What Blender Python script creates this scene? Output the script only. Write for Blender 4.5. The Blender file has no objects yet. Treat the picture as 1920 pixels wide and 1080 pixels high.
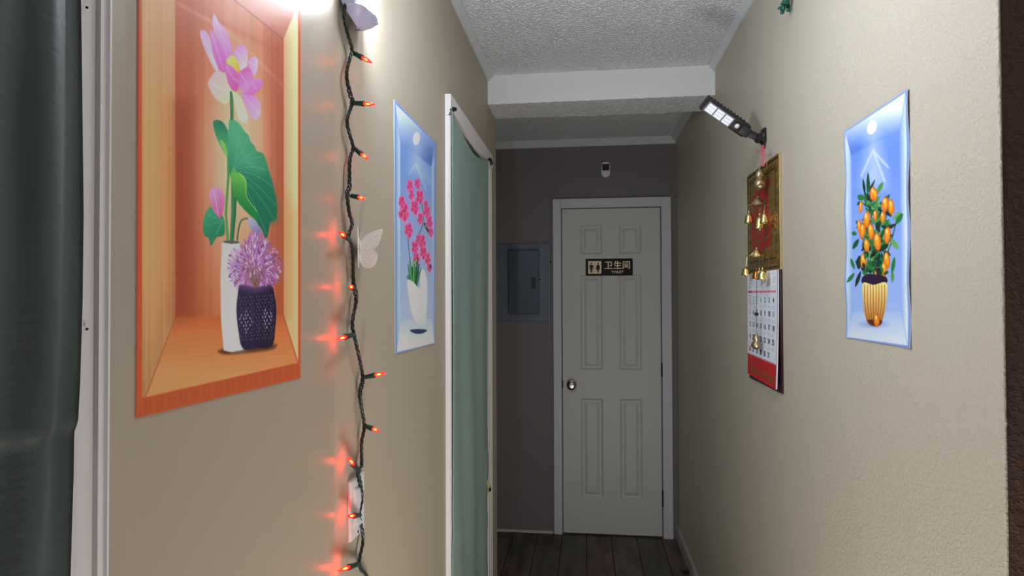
import bpy, bmesh, math, random
import numpy as np
from mathutils import Vector, Matrix
random.seed(7); rng = np.random.default_rng(5)
sc = bpy.context.scene
col = sc.collection

# ------------------------------------------------------------------ camera
F, YAW, PITCH, ROLL, HCAM = 1160.15, .1210, .0152, .0036, 1.4832
_r = np.array([math.cos(YAW), math.sin(YAW), 0]); _f0 = np.array([-math.sin(YAW), math.cos(YAW), 0]); _u0 = np.array([0, 0, 1.])
FW = math.cos(PITCH)*_f0 + math.sin(PITCH)*_u0
_u = -math.sin(PITCH)*_f0 + math.cos(PITCH)*_u0
ER = math.cos(ROLL)*_r - math.sin(ROLL)*_u
EU = math.sin(ROLL)*_r + math.cos(ROLL)*_u
CAM = np.array([0, 0, HCAM])
cam = bpy.data.objects.new('camera', bpy.data.cameras.new('camera')); col.objects.link(cam)
cam.data.sensor_width = 36; cam.data.lens = F/1920*36; cam.data.clip_start = .02
m = Matrix.Identity(4)
for i in range(3):
    m[i][0], m[i][1], m[i][2], m[i][3] = ER[i], EU[i], -FW[i], CAM[i]
cam.matrix_world = m
sc.camera = cam

def ray(px, py): return FW + (px-960)/F*ER - (py-540)/F*EU
def on(axis, val, px, py):                # point of the sight line through a photo pixel on the plane axis = val
    d = ray(px, py); t = (val-CAM[axis])/d[axis]; return CAM + t*d
def proj(P):
    d = np.asarray(P)-CAM; w = d@FW
    return np.stack([960+F*(d@ER)/w, 540-F*(d@EU)/w], -1)

# ------------------------------------------------------------------ light, world, exposure
sc.view_settings.view_transform = 'Standard'; sc.view_settings.look = 'None'
sc.view_settings.gamma = 1; sc.view_settings.use_curve_mapping = False
sc.view_settings.exposure = 0.10
w = bpy.data.worlds.new('world'); sc.world = w; w.use_nodes = True
w.node_tree.nodes['Background'].inputs[0].default_value = (.5, .55, .65, 1)
w.node_tree.nodes['Background'].inputs[1].default_value = .05
def area(name, loc, target, size, power, color):
    l = bpy.data.lights.new(name, 'AREA'); l.energy = power; l.size = size; l.color = color
    o = bpy.data.objects.new(name, l); col.objects.link(o); o.location = loc
    o.rotation_euler = (Vector(target)-Vector(loc)).to_track_quat('-Z', 'Y').to_euler(); return o
area('room_fill_light', (.5, -1.6, 2.44), (.5, -1.6, 0), .5, 8, (1, .95, .9))  # added fill behind the camera, stands for no known fixture
area('hallway_fill_light', (0, 1.2, 2.46), (0, 1.2, 0), .2, 4.6, (.86, .92, 1))  # added overhead fill to brighten the hallway
area('low_fill_light', (.17, .65, .12), (.1, 2.0, 2.4), .4, 13, (1, .94, .88))  # added low fill standing in for bounced light, no real lamp here
LED_POWER = .2; LAMP_POWER = 58.0; LAMP_COLOR = (.80, .88, 1.0)
BULB_POWER = 130.0

# ------------------------------------------------------------------ dimensions
XL, XR, D, HC, ZB, Y0, Y1, YC = -.436, .547, 3.917, 2.473, 2.345, 2.715, 2.947, .8935

# ------------------------------------------------------------------ helpers
def srgb(c):
    c = np.asarray(c, float)/255.
    return np.where(c <= .04045, c/12.92, ((c+.055)/1.055)**2.4)
def lin(c): return tuple(float(v) for v in srgb(c))+(1.,)
def mat(name, color, rough=.6, metal=0, spec=.5, bump=None, var=None, emit=None, estr=0, trans=0, sss=0, attr=None, coat=0):
    M = bpy.data.materials.new(name); M.use_nodes = True; N = M.node_tree.nodes; L = M.node_tree.links
    b = N['Principled BSDF']; b.inputs['Base Color'].default_value = lin(color)
    b.inputs['Roughness'].default_value = rough; b.inputs['Metallic'].default_value = metal
    b.inputs['Specular IOR Level'].default_value = spec; b.inputs['Transmission Weight'].default_value = trans
    b.inputs['Coat Weight'].default_value = coat
    if emit: b.inputs['Emission Color'].default_value = tuple(emit)+(1,); b.inputs['Emission Strength'].default_value = estr
    tc = N.new('ShaderNodeTexCoord')
    src = tc.outputs['Object']
    if attr:
        a = N.new('ShaderNodeAttribute'); a.attribute_name = attr; L.new(a.outputs['Color'], b.inputs['Base Color'])
    if var:                                        # (scale xyz, amount, second colour)
        mp = N.new('ShaderNodeMapping'); mp.inputs['Scale'].default_value = var[0]; L.new(src, mp.inputs[0])
        n = N.new('ShaderNodeTexNoise'); n.inputs['Scale'].default_value = 1; n.inputs['Detail'].default_value = 6; L.new(mp.outputs[0], n.inputs[0])
        r = N.new('ShaderNodeMapRange'); r.inputs[1].default_value = .5-var[1]; r.inputs[2].default_value = .5+var[1]; L.new(n.outputs[0], r.inputs[0])
        mx = N.new('ShaderNodeMix'); mx.data_type = 'RGBA'; L.new(r.outputs[0], mx.inputs[0])
        mx.inputs[6].default_value = lin(color); mx.inputs[7].default_value = lin(var[2]); L.new(mx.outputs[2], b.inputs['Base Color'])
    if bump:                                       # list of (scale xyz, strength, distance, kind)
        prev = None
        for s, st, dist, kind in bump:
            mp = N.new('ShaderNodeMapping'); mp.inputs['Scale'].default_value = s; L.new(src, mp.inputs[0])
            if kind == 'voronoi':
                n = N.new('ShaderNodeTexVoronoi'); n.feature = 'SMOOTH_F1'; n.inputs['Scale'].default_value = 1; o = n.outputs[0]
            else:
                n = N.new('ShaderNodeTexNoise'); n.inputs['Scale'].default_value = 1; n.inputs['Detail'].default_value = 3; o = n.outputs[0]
            L.new(mp.outputs[0], n.inputs[0])
            if kind == 'blob':
                r = N.new('ShaderNodeMapRange'); r.inputs[1].default_value = .42; r.inputs[2].default_value = .62; r.interpolation_type = 'SMOOTHSTEP'; L.new(o, r.inputs[0]); o = r.outputs[0]
            bp = N.new('ShaderNodeBump'); bp.inputs['Strength'].default_value = st; bp.inputs['Distance'].default_value = dist
            L.new(o, bp.inputs['Height'])
            if prev: L.new(prev.outputs[0], bp.inputs['Normal'])
            prev = bp
        L.new(prev.outputs[0], b.inputs['Normal'])
    return M
def tag(o, label=None, cat=None, group=None, kind=None):
    if label: o['label'] = label
    if cat: o['category'] = cat
    if group: o['group'] = group
    if kind: o['kind'] = kind
    return o
def empty(name, loc=(0, 0, 0)):
    o = bpy.data.objects.new(name, None); col.objects.link(o); o.location = loc; o.empty_display_size = .05; return o
def link(name, me, m, parent=None, smooth=False):
    o = bpy.data.objects.new(name, me); col.objects.link(o)
    for k in (m if isinstance(m, (list, tuple)) else [m]): me.materials.append(k)
    if parent is not None:
        q = parent; off = Vector((0, 0, 0))
        while q is not None: off += q.location; q = q.parent
        o.parent = parent; me.transform(Matrix.Translation(-off))
    if smooth: me.shade_smooth()
    return o
def mesh(name, V, Fc, m, parent=None, smooth=False):
    me = bpy.data.meshes.new(name); me.from_pydata([tuple(map(float, v)) for v in V], [], [tuple(f) for f in Fc]); me.update()
    return link(name, me, m, parent, smooth)
class MB:                                          # gathers shapes into ONE mesh
    def __init__(s): s.bm = bmesh.new()
    def box(s, a, b, bev=0, seg=1):
        lo = [min(a[i], b[i]) for i in range(3)]; hi = [max(a[i], b[i]) for i in range(3)]
        r = bmesh.ops.create_cube(s.bm, size=1); vs = r['verts']
        for v in vs: v.co = Vector([(lo[i]+hi[i])/2+v.co[i]*(hi[i]-lo[i]) for i in range(3)])
        if bev: bmesh.ops.bevel(s.bm, geom=list({e for v in vs for e in v.link_edges}), offset=bev, segments=seg, affect='EDGES', profile=.6)
        return s
    def obox(s, c, ax, ay, az, dims, bev=0, seg=2):  # oriented box
        r = bmesh.ops.create_cube(s.bm, size=1); vs = r['verts']
        for v in vs: v.co = Vector(c)+Vector(ax)*v.co.x*dims[0]+Vector(ay)*v.co.y*dims[1]+Vector(az)*v.co.z*dims[2]
        if bev: bmesh.ops.bevel(s.bm, geom=list({e for v in vs for e in v.link_edges}), offset=bev, segments=seg, affect='EDGES', profile=.6)
        return s
    def tube(s, pts, rad, n=8, cap=True):
        pts = [Vector(p) for p in pts]; R = rad if isinstance(rad, (list, tuple)) else [rad]*len(pts)
        rings = []; up = None
        for i, p in enumerate(pts):
            t = (pts[min(i+1, len(pts)-1)]-pts[max(i-1, 0)]).normalized()
            if up is None: up = t.orthogonal().normalized()
            up = (up-t*up.dot(t)).normalized(); q = t.cross(up)
            rings.append([s.bm.verts.new(p+(up*math.cos(a)+q*math.sin(a))*R[i]) for a in [2*math.pi*k/n for k in range(n)]])
        for a, b in zip(rings, rings[1:]):
            for k in range(n): s.bm.faces.new((a[k], a[(k+1) % n], b[(k+1) % n], b[k]))
        if cap:
            s.bm.faces.new(rings[0][::-1]); s.bm.faces.new(rings[-1])
        return s
    def lathe(s, base, axis, prof, n=16):          # prof: (distance along the axis, radius)
        a = Vector(axis).normalized(); b = Vector(base)
        return s.tube_axis([(b+a*h, max(r, 1e-5)) for h, r in prof], a, n)
    def tube_axis(s, pr, a, n):
        u = a.orthogonal().normalized(); q = a.cross(u); rings = []
        for p, r in pr: rings.append([s.bm.verts.new(p+(u*math.cos(t)+q*math.sin(t))*r) for t in [2*math.pi*k/n for k in range(n)]])
        for x, y in zip(rings, rings[1:]):
            for k in range(n): s.bm.faces.new((x[k], x[(k+1) % n], y[(k+1) % n], y[k]))
        s.bm.faces.new(rings[0][::-1]); s.bm.faces.new(rings[-1]); return s
    def prism(s, poly, vec):                       # polygon of 3D points pushed along vec
        a = [s.bm.verts.new(Vector(p)) for p in poly]; b = [s.bm.verts.new(Vector(p)+Vector(vec)) for p in poly]
        s.bm.faces.new(a); s.bm.faces.new(b[::-1])
        for k in range(len(a)): s.bm.faces.new((a[k], b[k], b[(k+1) % len(a)], a[(k+1) % len(a)]))
        return s
    def ball(s, c, r, sc3=(1, 1, 1), u=14, v=9):
        q = bmesh.ops.create_uvsphere(s.bm, u_segments=u, v_segments=v, radius=r)
        for x in q['verts']: x.co = Vector((x.co.x*sc3[0], x.co.y*sc3[1], x.co.z*sc3[2]))+Vector(c)
        return s
    def build(s, name, m, parent=None, smooth=False):
        bmesh.ops.recalc_face_normals(s.bm, faces=s.bm.faces); me = bpy.data.meshes.new(name); s.bm.to_mesh(me); s.bm.free()
        if smooth:
            me.shade_smooth()
            try: me.set_sharp_from_angle(angle=math.radians(38))
            except Exception: pass
        return link(name, me, m, parent)
def cr(pts, n=8, closed=False):                    # Catmull-Rom through points
    P = [np.array(p, float) for p in pts]; out = []; N = len(P)
    for i in range(N if closed else N-1):
        if closed: a, b, c, d = P[i-1], P[i], P[(i+1) % N], P[(i+2) % N]
        else: a, b, c, d = P[max(i-1, 0)], P[i], P[i+1], P[min(i+2, N-1)]
        for k in range(n):
            t = k/n; out.append(.5*((2*b)+(c-a)*t+(2*a-5*b+4*c-d)*t*t+(-a+3*b-3*c+d)*t**3))
    if not closed: out.append(P[-1])
    return out

# ------------------------------------------------------------------ materials of the room
WALL = (192, 184, 166)
peel = [((170, 170, 170), .35, .002, 'blob'), ((45, 45, 45), .12, .004, 'noise')]
M_wall_right = mat('painted_drywall', WALL, .45, spec=.4, bump=[((180, 180, 180), .55, .0016, 'blob'), ((70, 70, 70), .18, .0025, 'noise')])
M_wall_left = mat('smooth_painted_wall', (184, 173, 153), .55, spec=.35, bump=[((40, 40, 6), .05, .002, 'noise')])
M_wall_gloss = mat('glossy_painted_wall', (182, 169, 150), .36, spec=.5, bump=[((22, 30, 14), .05, .003, 'noise')])
M_wall = mat('beige_wall_paint', (168, 158, 146), .6, bump=peel)
M_brown = mat('dark_brown_wall_paint', (100, 76, 68), .6, bump=[((120, 120, 120), .4, .002, 'blob')])
M_ceil = mat('popcorn_ceiling', (246, 250, 255), .9, spec=.2, bump=[((95, 95, 95), .9, .0075, 'blob'), ((230, 230, 230), .5, .002, 'noise')])
M_beam = mat('beam_front_plaster', (236, 238, 240), .85, spec=.2, bump=[((120, 120, 120), .22, .003, 'noise')])
M_crown = mat('white_trim_paint', (206, 211, 214), .45)
M_casing = mat('white_casing_paint', (238, 233, 234), .4)
M_farcasing = mat('grey_white_casing_paint', (200, 203, 208), .45)
M_door = mat('door_paint', (196, 198, 192), .45, bump=[((200, 200, 8), .06, .001, 'noise')])
M_base = mat('baseboard_paint', (180, 178, 174), .5)
M_floor = mat('dark_grout', (38, 34, 32), .8)
M_black = mat('black_plastic', (16, 16, 19), .42)
M_dark = mat('dark_metal', (30, 29, 28), .5, metal=.6)
M_chrome = mat('brushed_chrome', (200, 198, 196), .22, metal=1)
M_white = mat('white_plastic', (225, 225, 228), .35)
M_planks = [mat('wood_tile_%s' % n, c, .55, var=((14, 3, 8), .16, c2), bump=[((60, 8, 20), .3, .001, 'noise')]) for n, c, c2 in
            (('umber', (112, 94, 84), (70, 56, 50)), ('taupe', (122, 106, 96), (84, 72, 64)), ('mauve', (116, 94, 90), (78, 60, 58)), ('ash', (104, 98, 90), (70, 66, 60)))]

# ------------------------------------------------------------------ floor with its wood-look tiles
floor = MB().box((-1.5, -3, -.06), (2.6, 4.05, -.004)).build('floor', M_floor); tag(floor, 'dark wood-look plank tile floor with recessed joints', None, None, 'structure')
pw = .152; k = 0
for c in range(-7, 4):
    x0 = -.01+c*pw; x1 = x0+pw-.004
    x1 = min(x1, XR-.004)
    if x1 - x0 < .02: continue
    off = [.0, .33, .12, .48, .22, .4][c % 6]
    y = D-.004-off if off else D-.004
    segs = [(y, D-.004)] if off else []
    while y > .2: segs.append((max(y-.6, .0), y-.004)); y -= .6
    for a, b in segs:
        if b-a < .02: continue
        dz = random.uniform(-.0006, .0006)
        MB().box((x0, a, -.012), (x1, b, dz), .0018).build('plank', M_planks[random.randrange(4)], floor); k += 1

# ------------------------------------------------------------------ ceiling, beam, trims
ceil = MB().box((-1.5, -3, HC), (2.6, 4.05, HC+.1)).build('ceiling', M_ceil); tag(ceil, 'bumpy white popcorn ceiling', None, None, 'structure')
beam = MB().box((XL-.001, Y0+.006, ZB), (XR+.001, Y1, HC+.01)).build('ceiling_beam', M_ceil)
tag(beam, 'popcorn-textured boxed beam crossing the hallway ceiling', None, None, 'structure')
bmk = bmesh.new()                                   # smooth plaster front with an uneven lower lip
nx = 120
V = []; Fc = []
for i in range(nx+1):
    x = XL+(XR-XL)*i/nx; wob = .0016*math.sin(i*.9)+.0012*random.uniform(-1, 1)
    V += [(x, Y0, HC+.005), (x, Y0, ZB+wob*.5-.001), (x, Y0+.008, ZB+wob*.5-.001), (x, Y0+.008, HC+.005)]
for i in range(nx):
    a = 4*i; b = a+4
    for p, q in ((0, 1), (1, 2), (2, 3), (3, 0)): Fc.append((a+p, a+q, b+q, b+p))
mesh('beam_face', V, Fc, M_beam, beam)
flk = MB()
for i in range(16):                                 # flakes of texture on the rear lower edge
    x = random.uniform(XL+.3, XR-.15); flk.ball((x, Y1, ZB+.0005), .004, (random.uniform(1, 3), .6, .5), 6, 4)
tag(flk.build('texture_flakes', M_beam, beam), kind='stuff')
def crown(n, a, b, nrm, s=.034):
    a = Vector(a); b = Vector(b); nrm = Vector(nrm)
    o = MB().prism([a+Vector((0, 0, .002)), a+nrm*s+Vector((0, 0, .002)), a+nrm*s-Vector((0, 0, .006)), a+nrm*.007-Vector((0, 0, s)), a-Vector((0, 0, s))], b-a).build('trim_%d' % n, M_crown)
    return tag(o, None, None, None, 'structure')
tag(crown(1, (XL, .5, HC), (XL, Y0, HC), (1, 0, 0), .025), 'white crown strip where the left wall meets the ceiling')
tag(crown(2, (XR, YC, HC), (XR, Y0, HC), (-1, 0, 0), .025), 'white crown strip where the right wall meets the ceiling before the beam')
tag(crown(3, (-1.3, D, HC), (XR, D, HC), (0, -1, 0), .04), 'crown strip above the toilet door wall')
tag(crown(4, (XR, Y1, HC), (XR, D, HC), (-1, 0, 0), .03), 'crown strip on the right wall beyond the beam')

# ------------------------------------------------------------------ walls
wr = MB()
wr.box((XR, YC+.004, -.02), (XR+.12, D+.12, HC+.02)); wr = wr.build('wall_right', M_wall_right)
tag(wr, 'right hallway wall in beige orange-peel paint', None, None, 'structure')
V = []; Fc = []; nz = 260                            # ragged plaster edge of the outside corner
for i in range(nz+1):
    z = -.02+(HC+.04)*i/nz; j = .0013*math.sin(i*.21)+random.uniform(-.0009, .0009)
    if random.random() < .05: j -= .0022
    V += [(XR+.0003, YC+.008, z), (XR-.0001, YC+.004+j*.4, z), (XR+.0012, YC+j, z), (XR+.0035, YC+.001, z)]
for i in range(nz):
    for q in range(3): a = 4*i+q; Fc.append((a, a+1, a+5, a+4))
mesh('corner_edge', V, Fc, M_wall_right, wr, True)
tag(MB().box((XR+.0028, YC+.002, -.02), (2.6, YC+.12, HC+.02)).build('wall_near_right', M_brown), 'dark brown wall turning off at the right edge', None, None, 'structure')
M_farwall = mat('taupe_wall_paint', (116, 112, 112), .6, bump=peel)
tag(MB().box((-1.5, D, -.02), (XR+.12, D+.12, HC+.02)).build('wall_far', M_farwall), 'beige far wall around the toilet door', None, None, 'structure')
P = lambda px, py: on(0, XL, px, py)
YA = P(182, 540)[1]                                  # near doorway edge
YJ = P(627, 540)[1]                                  # panel joint
c0, c1 = P(835, 400)[1], P(917, 400)[1]              # outer edges of the casing of the curtained doorway
ZD = .5*(P(835, 178)[2]+P(917, 293)[2])
wl = MB()
wl.box((XL-.1, YJ, -.02), (XL, c0+.06, HC+.02)); wl.box((XL-.1, c1-.06, -.02), (XL, Y1+.01, HC+.02)); wl.box((XL-.1, c0+.06, ZD-.06), (XL, c1-.06, HC+.02))
wl = wl.build('wall_left', M_wall_left); tag(wl, 'left hallway wall in beige paint', None, None, 'structure')
o = MB().box((XL-.1, YA-.03, -.02), (XL+.0012, YJ-.001, HC+.02), .001).build('wall_panel', M_wall_gloss, wl); tag(o, 'glossier painted panel of the wall nearest the camera')
MB().box((XL-.1, -3, -.02), (XL, YA-.62, HC+.02)).build('wall_section', M_wall_left, wl)
MB().box((XL-.1, YA-.62, 2.06), (XL, YA-.03, HC+.02)).build('wall_section', M_wall_left, wl)
tag(MB().box((-1.5, -3, -.02), (-1.4, 4.05, HC+.02)).build('wall_alcove', M_wall), 'side wall of the dark alcove', None, None, 'structure')
tag(MB().box((-1.5, -3.1, -.02), (2.6, -3, HC+.02)).build('wall_back', M_wall), 'wall behind the camera', None, None, 'structure')
tag(MB().box((2.6, -3.1, -.02), (2.7, 4.05, HC+.02)).build('wall_room_side', M_wall), 'side wall of the room behind the camera', None, None, 'structure')

# baseboards
yn = on(0, XR-.012, 1301, 1062)[1]
b = MB().prism([(XR, D, 0), (XR-.014, D, 0), (XR-.014, D, .075), (XR-.008, D, .085), (XR, D, .085)], (0, yn-D+.004, 0)).build('baseboard_right', M_base)
tag(b, 'pale baseboard along the right wall by the toilet door', None, None, 'structure')
b = MB().prism([(XR, yn, 0), (XR-.017, yn, 0), (XR-.017, yn, .07), (XR-.010, yn, .082), (XR, yn, .082)], (0, YC-yn+.01, 0)).build('baseboard_near_right', M_base)
tag(b, 'thicker pale baseboard nearer along the right wall, beyond its joint', None, None, 'structure')
xc0 = on(1, D, 1036, 700)[0]
b = MB().prism([(-1.4, D, 0), (-1.4, D-.011, 0), (-1.4, D-.008, .012), (-1.4, D, .014)], (xc0+1.4, 0, 0)).build('baseboard_far', M_base)
tag(b, 'thin pale strip at the foot of the far wall', None, None, 'structure')

# ------------------------------------------------------------------ toilet door (far end)
DX0, DX1, DZ0, DZ1 = -.1581, .4519, .012, 2.04
d1 = empty('door_1', (DX0, D, 0)); tag(d1, 'closed six-panel toilet door in pale grey at the end of the hallway', None, None, 'structure')
def panel_slab(x0, x1, z0, z1, yf, panels):
    bm = bmesh.new(); xs = sorted({x0, x1, *[p[0] for p in panels], *[p[1] for p in panels]}); zs = sorted({z0, z1, *[p[2] for p in panels], *[p[3] for p in panels]})
    vc = {}
    def v(x, y, z):
        kx = (round(x, 5), round(y, 5), round(z, 5))
        if kx not in vc: vc[kx] = bm.verts.new((x, y, z))
        return vc[kx]
    for i in range(len(xs)-1):
        for j in range(len(zs)-1):
            a, b_, c, d_ = xs[i], xs[i+1], zs[j], zs[j+1]
            hit = [p for p in panels if p[0]-1e-6 <= a and b_ <= p[1]+1e-6 and p[2]-1e-6 <= c and d_ <= p[3]+1e-6]
            if not hit: bm.faces.new([v(a, yf, c), v(b_, yf, c), v(b_, yf, d_), v(a, yf, d_)])
    for p in panels:
        pr = None
        for ins, dep in ((0, 0), (.007, .007), (.013, .010), (.022, .010), (.036, .003), (.040, .0022)):
            R = [v(p[0]+ins, yf+dep, p[2]+ins), v(p[1]-ins, yf+dep, p[2]+ins), v(p[1]-ins, yf+dep, p[3]-ins), v(p[0]+ins, yf+dep, p[3]-ins)]
            if pr:
                for q in range(4): bm.faces.new([pr[q], pr[(q+1) % 4], R[(q+1) % 4], R[q]])
            pr = R
        bm.faces.new(pr)
    B = [v(x0, yf+.034, z0), v(x1, yf+.034, z0), v(x1, yf+.034, z1), v(x0, yf+.034, z1)]
    A = [v(x0, yf, z0), v(x1, yf, z0), v(x1, yf, z1), v(x0, yf, z1)]
    bm.faces.new(B[::-1])
    for q in range(4):
        try: bm.faces.new([A[q], B[q], B[(q+1) % 4], A[(q+1) % 4]])
        except Exception: pass
    s = MB(); s.bm.free(); s.bm = bm; return s
lx = [(.116, .252), (.356, .492)]; lz = [(1.752, 1.935), (1.030, 1.622), (.232, .850)]
SY = D-.012
slab = panel_slab(DX0+.003, DX1-.003, DZ0, DZ1-.003, SY, [(DX0+a, DX0+b_, c, d_) for a, b_ in lx for c, d_ in lz]).build('door_slab', M_door, d1)
cw = .056
MB().box((DX0-cw, D-.022, 0), (DX0-.004, D, DZ1+.062), .003).build('casing', M_farcasing, d1)
MB().box((DX1+.004, D-.022, 0), (DX1+cw+.008, D, DZ1+.062), .003).build('casing', M_farcasing, d1)
MB().box((DX0-.0045, D-.0222, DZ1+.002), (DX1+.0045, D, DZ1+.0622), .003).build('casing', M_farcasing, d1)
MB().box((DX0-.004, D-.004, DZ1-.002), (DX1+.004, D-.001, DZ1+.003)).build('gap_shadow_strip', M_black, d1)
MB().box((DX0, D-.006, .0), (DX1, D-.001, .013)).build('under_door_shade', M_black, d1)  # black strip in the gap, stands for the shade under the door
for py0, py1, m_ in ((445, 471, M_chrome), (680, 706, M_dark), (918, 948, M_dark)):
    a = on(1, D, 1238, py0)[2]; b_ = on(1, D, 1240, py1)[2]; h = MB()
    for q in range(5):
        z0 = b_+(a-b_)*q/5; h.lathe((DX1+.001, D-.021, z0+.0008), (0, 0, 1), [(0, .0045), ((a-b_)/5-.0016, .0045)], 8)
    tag(h.build('hinge', m_, d1, True), 'bright steel hinge' if m_ is M_chrome else 'dark hinge')
kp = on(1, D-.05, 1071.5, 723)
kn = MB().lathe((kp[0], SY, kp[2]), (0, -1, 0), [(0, .031), (.004, .031), (.008, .026), (.010, .014), (.028, .012), (.033, .020), (.042, .0265), (.052, .0265), (.058, .020), (.0595, .012), (.0595, .006), (.061, .005)], 24).build('door_knob', M_chrome, d1, True)
MB().box((DX0-.002, D-.024, kp[2]-.02), (DX0+.005, D-.011, kp[2]+.026), .001).build('strike_plate', M_dark, d1)

# toilet sign
sg0 = on(1, SY-.004, 1098, 485.5); sg1 = on(1, SY-.004, 1186.5, 516.5)
sx0, sx1, sz1, sz0 = sg0[0], sg1[0], sg0[2], sg1[2]
M_signblack = mat('sign_black_acrylic', (7, 9, 16), .35, spec=.2); M_gold = mat('sign_gold', (250, 224, 182), .4)
sign = empty('toilet_sign', ((sx0+sx1)/2, SY, sz0)); tag(sign, 'black and gold toilet sign plate stuck on the door', 'sign')
W, H = sx1-sx0, sz1-sz0; sy = SY-.004
MB().box((sx0, sy, sz0), (sx1, SY-.0002, sz1), .003, 2).build('plate', M_signblack, sign)
def sq(u, v): return (sx0+W*u, sz1-H*v)            # u right, v down, 0..1
def flat(name, polys, m_, y, parent, th=.0006):
    s = MB()
    for pl in polys: s.prism([(x, y, z) for x, z in pl], (0, -th, 0))
    return s.build(name, m_, parent)
a = sq(.055, .14); c_ = sq(.335, .88)
MB().box((a[0], sy-.0008, c_[1]), (c_[0], sy, a[1]), .0004).build('pictogram_panel', M_gold, sign)
def circ(cx, cz, r, n=14): return [(cx+r*math.cos(2*math.pi*k/n), cz+r*math.sin(2*math.pi*k/n)) for k in range(n)]
def S(pts): return [sq(*p) for p in pts]
man = [circ(*sq(.122, .27), H*.045), S([(.088, .36), (.156, .36), (.165, .40), (.165, .60), (.150, .60), (.148, .44), (.145, .44), (.145, .82), (.125, .82), (.123, .62), (.121, .62), (.119, .82), (.100, .82), (.100, .44), (.096, .44), (.094, .60), (.080, .60), (.080, .40)])]
wom = [circ(*sq(.263, .26), H*.045), S([(.245, .34), (.281, .34), (.290, .39), (.312, .56), (.300, .60), (.284, .46), (.302, .66), (.281, .66), (.281, .82), (.266, .82), (.264, .66), (.261, .66), (.259, .82), (.245, .82), (.245, .66), (.226, .66), (.242, .46), (.228, .60), (.216, .56), (.236, .39)])]
flat('man_pictogram', man, M_signblack, sy-.0008, sign); flat('woman_pictogram', wom, M_signblack, sy-.0008, sign)
flat('divider', [S([(.190, .18), (.1955, .18), (.1955, .83), (.190, .83)])], M_signblack, sy-.0008, sign)
def text_obj(name, body, size, u, v, m_, parent, R, o3, th=.0005, align='CENTER', bold=0):
    cu = bpy.data.curves.new('t', 'FONT'); cu.body = body; cu.size = size; cu.align_x = align; cu.align_y = 'CENTER'; cu.extrude = th; cu.offset = bold; cu.resolution_u = 3
    ob = bpy.data.objects.new('t', cu); col.objects.link(ob); bpy.context.view_layer.update()
    me = bpy.data.meshes.new_from_object(ob.evaluated_get(bpy.context.evaluated_depsgraph_get())); bpy.data.objects.remove(ob); bpy.data.curves.remove(cu)
    me.materials.clear(); me.transform(Matrix.Translation(Vector(o3)) @ R); return link(name, me, m_, parent)
RF = Matrix(((1, 0, 0, 0), (0, 0, -1, 0), (0, 1, 0, 0), (0, 0, 0, 1)))    # text standing on a wall that faces -Y
for ch, u in (('卫', .49), ('生', .68), ('间', .865)):
    p = sq(u, .42); text_obj('character', ch, H*.50, 0, 0, M_gold, sign, RF, (p[0], sy-.0006, p[1]), bold=.0008)
p = sq(.675, .80); text_obj('lettering', 'TOILET', H*.215, 0, 0, M_gold, sign, RF, (p[0], sy-.0006, p[1]), bold=.0003)

# ------------------------------------------------------------------ breaker panel on the far wall
M_steel = mat('grey_blue_painted_steel', (104, 114, 126), .5, metal=.15, var=((9, 9, 5), .2, (88, 98, 112)), bump=[((20, 20, 20), .08, .004, 'noise')])
M_steel2 = mat('dark_blue_grey_steel', (72, 82, 94), .4, metal=.2)
a = on(1, D, 934, 457); b_ = on(1, D, 1033, 603)
bp = empty('breaker_panel', (a[0], D, b_[2])); tag(bp, 'grey steel breaker panel on the far wall left of the toilet door', 'electrical panel')
MB().box((a[0]-.02, D-.006, b_[2]), (min(b_[0], DX0-cw-.002), D, a[2]), .002).build('cover_plate', M_steel, bp)
e0 = on(1, D-.03, 953, 470); e1 = on(1, D-.03, 1011, 588)
MB().box((e0[0], D-.034, e1[2]), (e1[0], D-.006, e0[2]), .004, 2).build('panel_door', M_steel2, bp)
q0 = on(1, D-.034, 996, 520); q1 = on(1, D-.034, 1005, 541)
MB().box((q0[0], D-.0375, q1[2]), (q1[0], D-.034, q0[2]), .0008).build('latch', M_black, bp)
for py in (492, 564):
    q = on(1, D-.034, 954, py); MB().lathe((q[0], D-.03, q[2]-.01), (0, 0, 1), [(0, .004), (.02, .004)], 8).build('hinge', M_black, bp, True)
for px, py in ((1011, 524), (1031, 491)):
    q = on(1, D-.006, px, py); MB().lathe((q[0]+.006, D-.006, q[2]), (0, -1, 0), [(0, .005), (.002, .005), (.003, .003)], 10).build('screw', M_dark, bp, True)

# motion sensor over the door
q0 = on(1, D-.02, 1127.5, 304); q1 = on(1, D-.02, 1144, 332); cx = (q0[0]+q1[0])/2; wz = q1[0]-q0[0]
cm = empty('wall_sensor', (cx, D, q1[2])); tag(cm, 'small white motion sensor with black window above the toilet door', 'sensor')
hz = q0[2]-q1[2]; zc = q1[2]+wz*.5
pl = [(cx+wz/2*math.cos(t), zc+wz/2*math.sin(t)) for t in [math.pi+math.pi*k/14 for k in range(15)]]
pl += [(cx+wz*.46, q0[2]-hz*.28), (cx+wz*.42, q0[2]-hz*.1), (cx+wz*.25, q0[2]), (cx-wz*.25, q0[2]), (cx-wz*.42, q0[2]-hz*.1), (cx-wz*.46, q0[2]-hz*.28)]
MB().prism([(x, D, z) for x, z in pl], (0, -.022, 0)).build('housing', M_white, cm)
MB().box((cx-wz*.40, D-.0245, q0[2]-hz*.56), (cx+wz*.40, D-.02, q0[2]-hz*.13), .002, 2).build('window', M_black, cm)
MB().ball((cx, D-.02, zc-.004), wz*.36, (1, .45, 1)).build('lens_dome', M_white, cm, True)

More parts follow.
